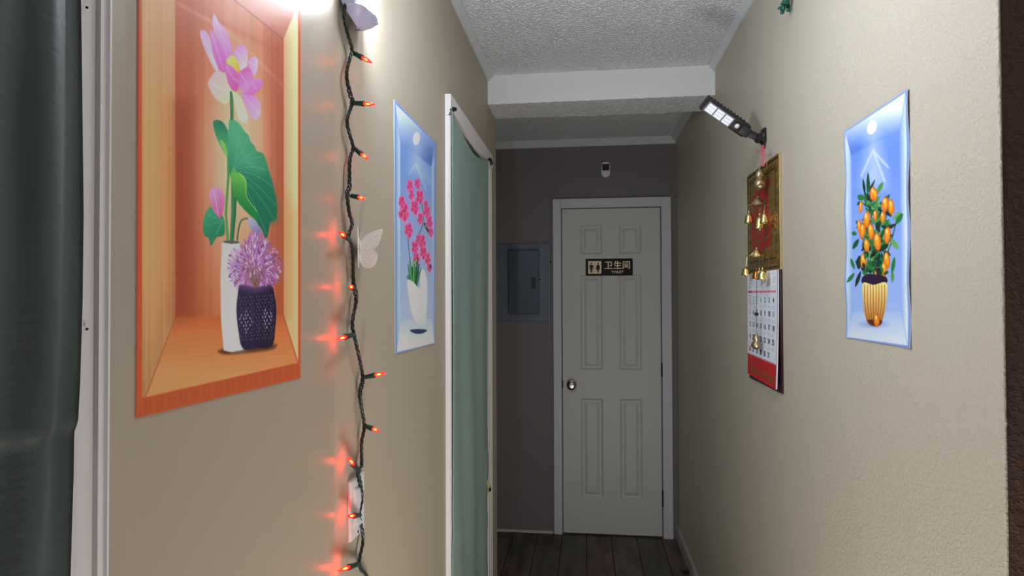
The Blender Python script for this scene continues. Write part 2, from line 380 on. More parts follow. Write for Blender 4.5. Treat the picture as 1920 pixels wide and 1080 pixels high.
# door stop on the floor at the right wall
q = on(2, .012, 1286, 1071); ds = empty('door_stop', (q[0], q[1], 0)); tag(ds, 'small black door stop on the floor by the right baseboard', 'door stop')
MB().box((q[0]-.03, q[1]-.006, .010), (q[0]+.028, q[1]+.006, .020), .002).build('bar', M_black, ds)
MB().box((q[0]-.018, q[1]-.012, .0), (q[0]+.018, q[1]+.010, .011), .002).build('foot', M_dark, ds)

# ------------------------------------------------------------------ curtained doorway on the left wall
d2 = empty('door_2', (XL, c0, 0)); tag(d2, 'white-cased doorway in the left wall covered by a green curtain', None, None, 'structure')
c0i, c1i = P(845, 400)[1], P(911.5, 400)[1]
def casing_v(y0, y1, parent, z1, th=.016, m_=M_casing):
    s = 1 if y1 > y0 else -1; w_ = abs(y1-y0)
    pr = [(XL, y0), (XL+th*.75, y0), (XL+th, y0+s*.004), (XL+th, y0+s*w_*.25), (XL+th*.8, y0+s*w_*.32), (XL+th*.85, y0+s*w_*.6), (XL+th*.6, y0+s*w_*.68), (XL+th*.55, y1), (XL, y1)]
    return MB().prism([(x, y, 0) for x, y in pr], (0, 0, z1)).build('casing', m_, parent)
casing_v(c0, c0i, d2, ZD-.067, .018); casing_v(c1, c1i, d2, ZD-.067, .014)
MB().prism([(XL, c0, ZD), (XL+.018, c0, ZD), (XL+.018, c0, ZD-.05), (XL+.010, c0, ZD-.066), (XL, c0, ZD-.066)], (0, c1-c0, 0)).build('casing', M_casing, d2)
MB().box((XL-.1, c0i-.012, 0), (XL, c0i, ZD-.06)).build('jamb', M_casing, d2)
MB().box((XL-.1, c1i, 0), (XL, c1i+.012, ZD-.06)).build('jamb', M_casing, d2)

def curtain(name, fn, nu, nv, m_, parent, th=.0012):
    V = [fn(i/nu, j/nv) for j in range(nv+1) for i in range(nu+1)]; n = len(V)
    V = V+[(x-th, y, z) for x, y, z in V]; Fc = []; W_ = nu+1
    for j in range(nv):
        for i in range(nu):
            a = j*W_+i; Fc.append((a, a+1, a+1+W_, a+W_)); Fc.append((n+a, n+a+W_, n+a+1+W_, n+a+1))
    for i in range(nu):
        for b0 in (0, nv*W_): a = b0+i; Fc.append((a, a+1, n+a+1, n+a))
    for j in range(nv):
        for b0 in (0, nu): a = j*W_+b0; Fc.append((a, a+W_, n+a+W_, n+a))
    return mesh(name, V, Fc, m_, parent, True)
M_green = mat('sage_green_curtain_cloth', (146, 170, 163), .8, spec=.15, bump=[((900, 900, 900), .1, .0005, 'noise'), ((9, 9, 3), .35, .01, 'noise')])
nl = on(0, XL+.022, 847.5, 205); nr = on(0, XL+.022, 915.5, 299)
edge = [(0, nl[1]-.012), (1, nl[1]-.012)]
tk = on(0, XL+.022, 911.5, 915)
g = empty('green_curtain', (XL+.02, (nl[1]+nr[1])/2, .02)); tag(g, 'plain sage green curtain pinned across the left doorway', 'curtain')
def fg(u, v):
    ztop = nl[2]+(nr[2]-nl[2])*u-.055*math.sin(math.pi*u**.9)
    yr = nr[1]-.018*math.sin(min(v/.62, 1)*math.pi*.5) if v < .62 else nr[1]-.018-.03*math.sin((v-.62)/.38*math.pi)
    yl = nl[1]-.008
    y = yl+(yr-yl)*u; z = ztop+(.03-ztop)*v
    x = XL+.0235+.0035*math.sin(u*17+1.2*math.sin(v*5))*min(1, v*3)+.004*math.sin(v*9+u*6)*u*(1-u)*3+.002*math.exp(-((v-.68-.1*(u-.4))/.015)**2)
    if u > .85: x += .004*math.exp(-((v-.63)/.03)**2)
    return (x, y, z)
curtain('cloth', fg, 60, 160, M_green, g)
M_pin = mat('black_push_pin', (14, 16, 16), .4)
for q in (nl, nr):
    MB().lathe((XL+.016, q[1], q[2]), (1, 0, 0), [(0, .0025), (.006, .0025), (.008, .007), (.013, .008), (.015, .005), (.020, .006), (.021, .003)], 12).build('push_pin', M_pin, g, True)
MB().tube([(XL+.034, nr[1], nr[2]), (XL+.035, nr[1]+.003, nr[2]-.014), (XL+.034, nr[1]-.001, nr[2]-.026)], [.004, .007, .003], 8).build('loop', M_pin, g, True)
M_tie = mat('yellow_green_ribbon', (160, 170, 110), .7)
MB().tube([(XL+.028, tk[1]-.012, tk[2]+.035), (XL+.033, tk[1], tk[2]+.008), (XL+.031, tk[1]+.006, tk[2]-.02)], [.004, .009, .005], 8).build('tie', M_tie, g, True)
MB().ball((XL+.038, tk[1], tk[2]-.004), .009, (.6, 1, 1.1)).build('push_pin', M_pin, g, True)

# ------------------------------------------------------------------ near doorway with dark curtain
d3 = empty('door_3', (XL, YA, 0)); tag(d3, 'white moulded door casing beside the dark curtain', None, None, 'structure')
pr = [(0, 0), (.010, 0), (.015, -.0022), (.015, -.0045), (.0125, -.006), (.0125, -.011), (.0145, -.0125), (.0145, -.0145), (.011, -.0165), (.010, -.032), (.008, -.045), (.006, -.058), (0, -.058)]
MB().prism([(XL+x, YA+y, 0) for x, y in pr], (0, 0, 2.12)).build('casing', M_casing, d3)
MB().box((XL, YA-.64, 2.06), (XL+.012, YA-.058, 2.12)).build('casing', M_casing, d3)
MB().box((XL, YA-.64, 0), (XL+.012, YA-.585, 2.06)).build('casing', M_casing, d3)
for py in (14, 617):
    q = on(0, XL+.0125, 163, py); MB().ball((XL+.0125, q[1], q[2]), .0012, u=8, v=5).build('nail_head', M_dark, d3)
M_dcurt = mat('dark_green_grey_curtain', (96, 106, 103), .6, spec=.3, var=((14, 14, 3), .25, (56, 64, 64)), bump=[((30, 30, 150), .3, .002, 'noise'), ((600, 600, 600), .15, .0006, 'noise')])
ce = [(0, 142), (150, 143), (400, 144), (560, 141), (640, 138), (720, 135), (783, 131), (793, 132), (900, 130), (1080, 122)]
cz = [on(0, XL+.024, x, y) for y, x in ce]; zs_ = np.array([p[2] for p in cz])[::-1]; ys_ = np.array([p[1] for p in cz])[::-1]
g = empty('dark_curtain', (XL+.03, YA-.3, .02)); tag(g, 'dark green-grey wrinkled curtain at the left edge beside the white casing', 'curtain')
zled = on(0, XL+.024, 130, 787)[2]
def fd(u, v):
    z = 2.2-2.16*v; ye = float(np.interp(z, zs_, ys_))
    if z > zs_[-1]: ye = ys_[-1]
    y = ye-.56*(1-u)
    s = (1-u)*.56
    x = XL+.030+.014*math.sin(s*34+.3+.4*math.sin(z*2.3))*min(1, s*18)+.004*math.sin(s*120+z*2)
    wr_ = .0010*math.sin(z*42+9*math.sin(s*9+z*2))*max(0, math.sin(z*7+s*30))
    x += wr_
    if z < zled: x -= .004*min(1, (zled-z)/.01)
    return (x, y, z)
curtain('cloth', fd, 150, 420, M_dcurt, g)
MB().tube([(XL+.03, YA-.68, 2.21), (XL+.03, YA+.02, 2.21)], .009, 12).build('rod', M_dark, g, True)

# ------------------------------------------------------------------ wall light with its diffuser
q = on(0, XL, 650, 0); lw0 = on(1, q[1], 703, 0)[0]
LY, LZ = q[1]+.0, q[2]                                 # wall point at the top of the picture
lamp = empty('wall_lamp', (XL, LY, LZ)); tag(lamp, 'glowing white wall light at the top of the left wall above the red bulbs', 'light')
M_lamph = mat('lamp_housing_plastic', (206, 216, 255), .35)
# housing: a shell like a scoop, its point downward
bm_ = MB(); Z0 = LZ-.052; secs = []
for t in (0, .01, .025, .045, .07, .09, .105, .112, .125, .2, .4, .6, .8, .9, 1):
    z = Z0+.24*t
    wd = .050*min(1, (math.sin(min(t/.16, 1)*math.pi/2))**.7)*(1 if t < .8 else 1-.5*((t-.8)/.2)**2)
    dp = .010+.041*math.sin(min(t/.11, 1)*math.pi/2)
    if t > .108: dp = .051-.014*min(1, (t-.108)/.015)
    ex = 1 if t < .06 else (.6 if t < .108 else .22)
    cx0 = XL+.002+.018*max(0, 1-t/.15)
    secs.append([Vector((cx0+(dp-(cx0-XL))*max(0, math.sin(a))**ex, LY+.012-wd*math.cos(a), z)) for a in [math.pi*k/14 for k in range(15)]])
rings = [[bm_.bm.verts.new(p) for p in s_] for s_ in secs]
for a, b_ in zip(rings, rings[1:]):
    for k in range(14): bm_.bm.faces.new((a[k], a[k+1], b_[k+1], b_[k]))
    bm_.bm.faces.new((a[0], b_[0], b_[14], a[14]))
bm_.bm.faces.new(rings[0]); bm_.bm.faces.new(rings[-1][::-1])
bm_.build('housing', M_lamph, lamp, True)
M_diff = bpy.data.materials.new('lit_led_diffuser'); M_diff.use_nodes = True; N = M_diff.node_tree.nodes; N.clear()
e = N.new('ShaderNodeEmission'); oo = N.new('ShaderNodeOutputMaterial'); e.inputs[0].default_value = LAMP_COLOR+(1,); e.inputs[1].default_value = LAMP_POWER*5
M_diff.node_tree.links.new(e.outputs[0], oo.inputs[0])
dm = MB(); dm.ball((XL+.030, LY+.012, LZ+.036), .05, (.62, .88, 1.25), 24, 16)
dm.build('diffuser', M_diff, lamp, True)
MB().box((XL, LY-.045, LZ-.005), (XL+.012, LY+.06, LZ+.19), .004, 2).build('back_plate', M_lamph, lamp)
MB().tube([(XL+.03, LY-.036, LZ-.001), (XL+.052, LY-.024, LZ+.0), (XL+.058, LY-.005, LZ-.003)], .0022, 8).build('seam_bead', M_white, lamp, True)

# ------------------------------------------------------------------ string of red bulbs
M_wire = mat('dark_green_cord', (40, 50, 46), .45); M_sock = mat('green_bulb_socket', (30, 62, 52), .4)
def emis(name, c, s):
    M = bpy.data.materials.new(name); M.use_nodes = True; n_ = M.node_tree.nodes; n_.clear(); a = n_.new('ShaderNodeEmission'); o_ = n_.new('ShaderNodeOutputMaterial')
    a.inputs[0].default_value = tuple(c)+(1,); a.inputs[1].default_value = s; M.node_tree.links.new(a.outputs[0], o_.inputs[0]); return M
M_fil = emis('lit_filament', (1, .20, .05), BULB_POWER)
M_bulb = bpy.data.materials.new('red_bulb_glass'); M_bulb.use_nodes = True; T = M_bulb.node_tree; T.nodes.clear()
tr = T.nodes.new('ShaderNodeBsdfTransparent'); tr.inputs[0].default_value = (1, .16, .10, 1)
em = T.nodes.new('ShaderNodeEmission'); em.inputs[0].default_value = (1, .025, .02, 1); em.inputs[1].default_value = 3.2
gl = T.nodes.new('ShaderNodeBsdfGlossy'); gl.inputs[1].default_value = .1
m1 = T.nodes.new('ShaderNodeMixShader'); m1.inputs[0].default_value = .55; m2 = T.nodes.new('ShaderNodeMixShader'); m2.inputs[0].default_value = .08; ou = T.nodes.new('ShaderNodeOutputMaterial')
T.links.new(tr.outputs[0], m1.inputs[1]); T.links.new(em.outputs[0], m1.inputs[2]); T.links.new(m1.outputs[0], m2.inputs[1]); T.links.new(gl.outputs[0], m2.inputs[2]); T.links.new(m2.outputs[0], ou.inputs[0])
path = [(650, -60), (646, -20), (648, 3), (645, 28), (651, 60), (660, 92), (656, 110), (650, 140), (656, 175), (660, 193), (651, 225), (655, 250), (662, 276), (656, 300), (655, 350), (651, 362), (655, 400), (660, 420), (654, 443), (661, 470), (663, 530), (668, 560), (661, 602), (663, 624), (669, 650), (680, 706), (675, 742), (683, 797), (678, 830), (678, 872), (671, 884), (679, 930), (674, 966), (681, 1010), (674, 1058), (690, 1085), (700, 1120)]
XS = XL+.010
pp = cr([on(0, XS, *p) for p in path], 14)
sl = empty('string_light', tuple(pp[0])); tag(sl, 'string of red mini bulbs on a twisted dark green cord hanging down the left wall', 'string light')
L_ = 0; offs = [[], [], []]
for i, p in enumerate(pp):
    if i: L_ += float(np.linalg.norm(p-pp[i-1]))
    loose = 1+.7*max(0, math.sin(L_*31))**6
    for k in range(3):
        a = L_*2*math.pi/.034+k*2*math.pi/3
        offs[k].append(p+np.array([math.cos(a)*.0019*loose, math.sin(a)*.0021*loose, 0]))
s = MB()
for k in range(3): s.tube(offs[k], .00165, 6)
s.build('cord', M_wire, sl, True)
def outw(p0, p1, out):     # base and tip of a socket+bulb; out = True stands away from the wall, else leans to the viewer along it
    a = on(0, XS, *p0)
    if out: return a, on(1, a[1], *p1)
    return a, on(0, XS+.012, *p1)
bulbs = [((660, 98), (698, 118), 1), ((660, 193), (704, 196), 1), ((663, 277), (692, 300), 1), ((657, 367), (680, 371), 1), ((656, 450), (635, 434), 0), ((663, 541), (656, 536), 2), ((664, 627), (630, 637), 0),
         ((680, 708), (725, 699), 1), ((683, 798), (713, 809), 1), ((673, 884), (651, 856), 0), ((675, 966), (651, 968), 0), ((673, 1057), (633, 1071), 0)]
for p0, p1, o_ in bulbs:
    if o_ == 2: a = on(0, XS, *p0); b_ = on(0, XS+.022, *p1)
    else: a, b_ = outw(p0, p1, o_)
    d_ = b_-a; Ln = float(np.linalg.norm(d_)); d_ = d_/Ln; Ln = max(Ln, .03); h = Ln*.52
    so = MB().lathe(a, d_, [(0, .0028), (.002, .0042), (h*.5, .0044), (h*.9, .0052), (h, .0054), (h+.0005, .0035)], 12).build('socket', M_sock, sl, True)
    B_ = a+d_*h; lb = Ln-h
    MB().lathe(B_, d_, [(0, .0033), (lb*.25, .0042), (lb*.5, .0038), (lb*.8, .0020), (lb, .0006)], 12).build('bulb', M_bulb, so, True)
    MB().lathe(B_+d_*lb*.14, d_, [(0, .0006), (.002, .0017), (lb*.28, .0017), (lb*.36, .0005)], 8).build('filament', M_fil, so, True)

# ------------------------------------------------------------------ light switch
a = P(651, 903); b_ = P(676, 987); y0, y1 = a[1], P(677, 940)[1]; z1 = a[2]; z0 = P(650.5, 1018)[2]
sw = empty('light_switch', (XL, (y0+y1)/2, (z0+z1)/2)); tag(sw, 'white rocker light switch on the left wall behind the cord of red bulbs', 'light switch')
MB().box((XL, y0, z0), (XL+.007, y1, z1), .0025, 2).build('wall_plate', M_white, sw)
ym, zm = (y0+y1)/2, (z0+z1)/2
MB().box((XL+.006, ym-.019, zm-.036), (XL+.0085, ym+.019, zm+.036), .0006).build('rocker_frame', M_white, sw)
MB().prism([(XL+.008, ym-.016, zm-.033), (XL+.0135, ym-.016, zm-.033), (XL+.010, ym-.016, zm), (XL+.0095, ym-.016, zm+.033), (XL+.008, ym-.016, zm+.033)], (0, .032, 0)).build('rocker', M_white, sw)
for s_ in (-1, 1): MB().lathe((XL+.007, ym, zm+s_*.048), (1, 0, 0), [(0, .0032), (.0008, .003), (.001, .001)], 10).build('screw', M_chrome, sw, True)

# ------------------------------------------------------------------ paper butterfly
M_wing = bpy.data.materials.new('translucent_paper'); M_wing.use_nodes = True; T = M_wing.node_tree; bs = T.nodes['Principled BSDF']; bs.inputs['Base Color'].default_value = lin((236, 232, 222)); bs.inputs['Roughness'].default_value = .7; bs.inputs['Alpha'].default_value = .92; bs.inputs['Transmission Weight'].default_value = 0
tl = T.nodes.new('ShaderNodeBsdfTranslucent'); tl.inputs[0].default_value = (.95, .94, .9, 1); mxw = T.nodes.new('ShaderNodeMixShader'); mxw.inputs[0].default_value = .2; ow = T.nodes['Material Output']; T.links.new(bs.outputs[0], mxw.inputs[1]); T.links.new(tl.outputs[0], mxw.inputs[2]); T.links.new(mxw.outputs[0], ow.inputs[0])
M_vein = mat('white_paper_lace', (236, 233, 224), .6)
bd = P(669, 470); bf = empty('butterfly', (XL, bd[1], bd[2])); tag(bf, 'white lace paper butterfly on the left wall right of the red bulbs', 'decoration')
wing = [(672, 458), (680, 447), (690, 438), (703, 432), (716, 429), (714, 444), (708, 459), (699, 469), (706, 474), (707, 485), (702, 497), (692, 502), (682, 500), (675, 488), (672, 472)]
def wing_parts(tf, nm):
    c = cr(wing, 4, True); s = MB(); s.prism([tf(p) for p in c], (0, .0003, 0)); w_ = s.build('wing', M_wing, bf)
    v = MB(); v.tube([tf(p) for p in c]+[tf(c[0])], .0006, 5)
    root = np.array((673, 468))
    for t in range(len(c)):
        if t % 2: continue
        e_ = c[t]; v.tube([tf(root+(e_-root)*k/6+np.array([0, 1])*1.2*math.sin(k*1.6+t)) for k in range(7)], .00042, 4)
    for f_ in (.45, .62, .8):
        rr = [root+(q_-root)*f_ for q_ in c]; v.tube([tf(p) for p in rr], .00036, 4)
    v.build('veins', M_vein, w_)
by = bd[1]
def right_wing(p):                                  # leans back a little towards the light above
    q_ = on(1, by, p[0], p[1]); return on(1, by+.6*(q_[2]-bd[2]), p[0], p[1])
wing_parts(right_wing, 'r')
def left_wing(p):                                   # the mate, folded towards the viewer
    q_ = on(1, by, p[0], p[1]); o_ = q_[0]-(XL+.004); return np.array([XL+.004+o_*.30, by-o_*.93, q_[2]])
wing_parts(left_wing, 'l')
MB().tube([(XL+.004, by, bd[2]+.024), (XL+.006, by, bd[2]+.010), (XL+.006, by, bd[2]-.012), (XL+.003, by, bd[2]-.034)], [.0012, .0028, .0026, .0010], 8).build('body', M_vein, bf, True)
s = MB()
for k in (-1, 1): s.tube([(XL+.005, by, bd[2]+.022), (XL+.008, by+k*.003, bd[2]+.030), (XL+.009, by+k*.007, bd[2]+.036)], .0003, 4)
s.build('antennae', M_vein, bf)

# ------------------------------------------------------------------ painter for the flat prints (colour per mesh point)
def seg_dist(P_, a, b_):
    a = np.array(a, float); b_ = np.array(b_, float); d_ = b_-a; t = np.clip(((P_-a)@d_)/max(d_@d_, 1e-9), 0, 1)
    return np.hypot(*(P_-a-t[:, None]*d_).T)
class Art:
    def __init__(s, P_): s.P = P_; s.C = np.zeros((len(P_), 3))
    def blend(s, idx, al, c):
        c = np.asarray(c, float)
        if c.ndim == 1: c = c[None]
        s.C[idx] = s.C[idx]*(1-al[:, None])+c*al[:, None]
    def poly(s, pts, c, soft=.8, smooth=False, alpha=1, c2=None, ax=None):
        if smooth: pts = cr(pts, 5, True)
        Q = np.array(pts, float); lo = Q.min(0)-soft; hi = Q.max(0)+soft
        idx = np.where((s.P[:, 0] > lo[0]) & (s.P[:, 0] < hi[0]) & (s.P[:, 1] > lo[1]) & (s.P[:, 1] < hi[1]))[0]
        if not len(idx): return
        p = s.P[idx]; ins = np.zeros(len(idx), bool); dm = np.full(len(idx), 1e9)
        for k in range(len(Q)):
            a, b_ = Q[k], Q[(k+1) % len(Q)]
            if a[1] != b_[1]:
                cnd = (a[1] > p[:, 1]) != (b_[1] > p[:, 1]); xi = a[0]+(p[:, 1]-a[1])*(b_[0]-a[0])/(b_[1]-a[1]); ins ^= cnd & (p[:, 0] < xi)
            dm = np.minimum(dm, seg_dist(p, a, b_))
        sd = np.where(ins, dm, -dm); al = np.clip(.5+sd/soft*.5, 0, 1)*alpha
        cc = np.asarray(c, float)
        if c2 is not None:
            a, b_ = np.array(ax[0], float), np.array(ax[1], float); t = np.clip(((p-a)@(b_-a))/((b_-a)@(b_-a)), 0, 1)[:, None]; cc = cc*(1-t)+np.asarray(c2, float)*t
        s.blend(idx, al, cc)
    def ell(s, cx, cy, rx, ry, c, ang=0, soft=.15, alpha=1, c2=None):
        R_ = max(rx, ry)*1.3; idx = np.where((abs(s.P[:, 0]-cx) < R_) & (abs(s.P[:, 1]-cy) < R_))[0]
        if not len(idx): return
        d_ = s.P[idx]-(cx, cy); ca, sa = math.cos(ang), math.sin(ang); x = (d_[:, 0]*ca+d_[:, 1]*sa)/rx; y = (-d_[:, 0]*sa+d_[:, 1]*ca)/ry
        r = np.hypot(x, y); al = np.clip((1+soft-r)/(2*soft), 0, 1)*alpha; cc = np.asarray(c, float)
        if c2 is not None: t = np.clip(r, 0, 1)[:, None]**1.5; cc = cc*(1-t)+np.asarray(c2, float)*t
        s.blend(idx, al, cc)
    def line(s, pts, w_, c, alpha=1, soft=.7):
        Q = np.array(pts, float); lo = Q.min(0)-w_-1; hi = Q.max(0)+w_+1
        idx = np.where((s.P[:, 0] > lo[0]) & (s.P[:, 0] < hi[0]) & (s.P[:, 1] > lo[1]) & (s.P[:, 1] < hi[1]))[0]
        if not len(idx): return
        p = s.P[idx]; dm = np.full(len(idx), 1e9)
        for a, b_ in zip(Q, Q[1:]): dm = np.minimum(dm, seg_dist(p, a, b_))
        s.blend(idx, np.clip((w_/2-dm)/soft+.5, 0, 1)*alpha, c)
def vnoise(x, seed=0, n=4096):
    r = np.random.default_rng(seed).random(n); i = np.floor(x).astype(int); f = x-i; f = f*f*(3-2*f); return r[i % n]*(1-f)+r[(i+1) % n]*f
def poster(name, corners, off, nrm, nu, nv, painter, m_, parent=None, gain=1., bulge=0):
    TL, TR, BR, BL = [np.array(c, float) for c in corners]; nrm = np.array(nrm, float)
    u, v = np.meshgrid(np.linspace(0, 1, nu), np.linspace(0, 1, nv)); u = u.ravel()[:, None]; v = v.ravel()[:, None]
    W3 = TL*(1-u)*(1-v)+TR*u*(1-v)+BR*u*v+BL*(1-u)*v
    A = Art(proj(W3)); painter(A, u[:, 0], v[:, 0])
    bz = (bulge*np.sin(v*math.pi*3+1)**2*np.exp(-(1-np.abs(2*u-1))*14)) if bulge else 0
    W3 = W3+nrm*(off+bz)
    n = nu*nv; i = np.arange(nu-1)[None]+np.arange(nv-1)[:, None]*nu; i = i.ravel()
    ring = list(range(nu))+[j*nu+nu-1 for j in range(1, nv)]+[(nv-1)*nu+q_ for q_ in range(nu-2, -1, -1)]+[j*nu for j in range(nv-2, 0, -1)]
    Vb = W3[ring]-nrm*off*.9; allV = np.vstack([W3, Vb]); quads = np.stack([i, i+nu, i+nu+1, i+1], 1); rk = len(ring); rq = np.arange(rk)
    side = np.stack([np.array(ring), np.array(ring)[(rq+1) % rk], n+(rq+1) % rk, n+rq], 1); F_ = np.vstack([quads, side])
    me = bpy.data.meshes.new(name); me.vertices.add(len(allV)); me.vertices.foreach_set('co', allV.ravel().astype(np.float32))
    me.loops.add(F_.size); me.loops.foreach_set('vertex_index', F_.ravel().astype(np.int32)); me.polygons.add(len(F_)); me.polygons.foreach_set('loop_start', np.arange(0, F_.size, 4, dtype=np.int32))
    me.update(calc_edges=True)
    c = np.clip(srgb(np.clip(A.C, 0, 255))*gain, 0, .92); c = np.vstack([c, np.full((rk, 3), .7)]); c = np.hstack([c, np.ones((len(c), 1))])
    at = me.color_attributes.new('print', 'FLOAT_COLOR', 'POINT'); at.data.foreach_set('color', c.ravel().astype(np.float32))
    return link(name, me, m_, parent, True)
M_print = mat('glossy_vinyl_print', (255, 255, 255), .36, attr='print', spec=.35)
M_paper = mat('printed_paper', (255, 255, 255), .5, attr='print')

def quad(A, pts, c, c2=None, ax=None, soft=1): A.poly(pts, c, soft, c2=c2, ax=ax)
# --- lotus in a wooden niche
def lotus(A, u, v):
    X, Y = A.P[:, 0], A.P[:, 1]
    A.C[:] = (192, 92, 52)
    g1 = vnoise(X*.55, 1)*.5+vnoise(X*.17, 2)*.5
    # back wall
    cen = np.exp(-(abs(X-440)/72)**2.4)*np.clip(1.12-abs(Y-290)/400, 0, 1); base = np.array([168, 78, 44])[None]+(np.array([240, 188, 152])-np.array([168, 78, 44]))[None]*cen[:, None]
    top = np.clip((250-Y)/250, 0, 1)[:, None]; base = base*(1-.25*top)+np.array([196, 128, 104])*.25*top
    base = base*(.93+.14*g1[:, None])
    idx = np.where((X > 322) & (X < 532))[0]; A.C[idx] = base[idx]
    # ceiling of the niche
    A.poly([(430, -6), (529, 74), (556, 7), (545, -60), (300, -200), (262, -200), (325, -90)], (172, 100, 80), 1.5, c2=(214, 146, 118), ax=((529, 74), (450, -20)))
    A.line([(325, -90), (436, 0), (529, 75)], 2.5, (140, 70, 52), .7, 2)
    A.line([(345, -30), (380, 22), (430, 52), (528, 100)], 10, (176, 96, 78), .35, 9); A.line([(325, 5), (420, 55), (528, 160)], 5, (236, 200, 176), .25, 6)
    # floor of the niche
    quad(A, [(325, 594), (528, 590), (556, 681), (268, 746)], (188, 98, 52), (226, 146, 92), ((430, 592), (425, 705)), 1.5)
    for k in range(26):
        y = 600+k*5.5; A.line([(290-k*.6, y+18), (540, y-10+k*.0)], 1.6, (200, 112, 62) if k % 2 else (216, 134, 84), .25, 2)
    quad(A, [(325, 594), (528, 590), (530, 612), (318, 618)], (160, 66, 40), None, None, 14) if False else None
    # left side board
    g2 = vnoise(X*.3, 7); idx = np.where((X > 261) & (X < 325.5) & (Y < 600+(325-X)*2.62))[0]
    t = np.clip((X[idx]-262)/63, 0, 1)[:, None]; lc = np.array([216, 160, 104])*(1-t)+np.array([208, 150, 98])*t; lc = lc*(.95+.1*g2[idx, None]); lc = np.where(Y[idx, None] > 480, lc*(1-.18*np.clip((Y[idx, None]-480)/250, 0, 1)), lc); lc[:, 2] += 12*np.clip((250-Y[idx])/250, 0, 1); A.C[idx] = lc
    A.line([(325.5, -90), (325.5, 594), (268, 746)], 2.2, (170, 84, 50), .8, 2)
    A.poly([(326, 200), (350, 200), (345, 590), (326, 594)], (120, 44, 34), 30, alpha=.5)
    # right side board
    quad(A, [(528, 75), (556, 8), (557, 681), (528, 590)], (228, 180, 126), (238, 206, 158), ((528, 300), (556, 300)), 1.2)
    A.poly([(528, 380), (557, 400), (557, 681), (528, 590)], (204, 128, 72), 30, alpha=.45)
    A.line([(528, 75), (528, 590), (556, 681)], 2, (158, 78, 52), .8, 2)
    A.poly([(505, 60), (528, 78), (528, 590), (512, 590)], (140, 58, 44), 20, alpha=.45)
    # frame
    for pl_ in ([(251, -210), (262, -200), (262, 748), (251, 786)], [(251, 786), (262, 746), (556, 680), (562, 709)], [(556, 5), (563, -20), (563, 709), (556, 682)]):
        A.poly(pl_, (188, 84, 46), 1)
    A.poly([(251, 786), (262, 748), (556, 681), (562, 709)], (176, 82, 46), 1); 
    for k in range(40): x = 262+k*7.4; A.line([(x, 775-k*1.8), (x, 752-k*1.75)], 1.4, (150, 62, 38) if k % 3 else (206, 110, 66), .4, 2)
    # shadow and vases
    A.poly([(412, 655), (505, 645), (514, 650), (500, 657), (440, 664), (414, 664)], (70, 44, 30), 3, True, .85)
    # stems
    A.line([(430, 455), (433, 400), (433, 330), (432, 250), (431, 178)], 6, (62, 128, 84)); A.line([(424, 455), (420, 400), (425, 330), (424, 270)], 5, (86, 150, 84)); A.line([(432, 455), (437, 400), (438, 370)], 5, (40, 112, 74))
    A.line(cr([(441, 455), (444, 430), (449, 414), (459, 410), (463, 414)], 5), 3, (58, 104, 66))
    A.poly([(461, 411), (472, 410), (482, 420), (487, 438), (476, 441), (466, 428)], (176, 176, 204), 1, True, c2=(120, 128, 160), ax=((461, 411), (480, 440)))
    # lower left leaf, bud
    A.poly([(382, 398), (392, 388), (402, 402), (414, 405), (418, 425), (416, 441), (402, 446), (392, 461), (388, 447), (379, 440), (377, 420)], (64, 158, 118), 1, True, c2=(26, 116, 84), ax=((382, 400), (414, 445)))
    for e_ in ((381, 424), (391, 455), (402, 444), (385, 402)): A.line([(414, 414), e_], 1, (130, 196, 160), .5)
    A.poly([(392, 355), (402, 351), (412, 358), (418, 372), (415, 395), (408, 409), (399, 398), (389, 372)], (228, 150, 196), .9, True, c2=(198, 96, 152), ax=((390, 360), (414, 402)))
    A.line([(396, 356), (402, 380), (406, 404)], 1.2, (246, 200, 224), .8); A.line([(405, 355), (411, 378), (409, 400)], 1.2, (180, 80, 140), .6)
    # back leaf
    A.poly([(396, 229), (405, 225), (416, 231), (425, 250), (426, 280), (421, 293), (408, 270), (399, 248)], (34, 122, 90), .9, True, c2=(76, 168, 116), ax=((420, 235), (404, 275)))
    A.poly([(409, 262), (418, 270), (423, 292), (416, 284)], (130, 190, 90), 1, True)
    # big leaf
    big = [(426, 226), (436, 225), (446, 232), (455, 246), (463, 254), (466, 264), (474, 274), (478, 283), (490, 288), (496, 302), (502, 322), (508, 344), (513, 366), (516, 388), (514, 412), (504, 417), (501, 432), (496, 449), (487, 430), (478, 416), (470, 396), (458, 384), (444, 368), (432, 340), (426, 318), (424, 272)]
    A.poly(big, (72, 164, 120), 1, True, c2=(18, 104, 78), ax=((440, 240), (478, 400)))
    A.poly([(440, 330), (470, 320), (505, 350), (514, 410), (490, 410), (470, 380), (450, 350)], (24, 112, 84), 14, True, .55)
    A.poly([(432, 240), (448, 250), (470, 290), (486, 320), (460, 320), (438, 290)], (120, 190, 150), 16, True, .4)
    for e_ in ((446, 233), (463, 256), (477, 284), (491, 292), (500, 320), (508, 350), (514, 385), (512, 412), (497, 440)): A.line(cr([(433, 318), ((433+e_[0])/2+3, (318+e_[1])/2-6), e_], 4), 1.1, (110, 186, 146), .55)
    A.poly([(430, 322), (444, 324), (456, 333), (460, 350), (459, 368), (468, 382), (478, 394), (479, 414), (466, 404), (452, 390), (440, 374), (432, 350)], (96, 178, 78), .9, True, c2=(30, 126, 66), ax=((456, 335), (446, 385)))
    A.line(cr([(444, 324), (457, 340), (459, 368), (478, 396)], 5), 1.2, (190, 220, 120), .8)
    # flower
    z = lambda L_: [(240+x/2.571, y/2.571) for x, y in L_]
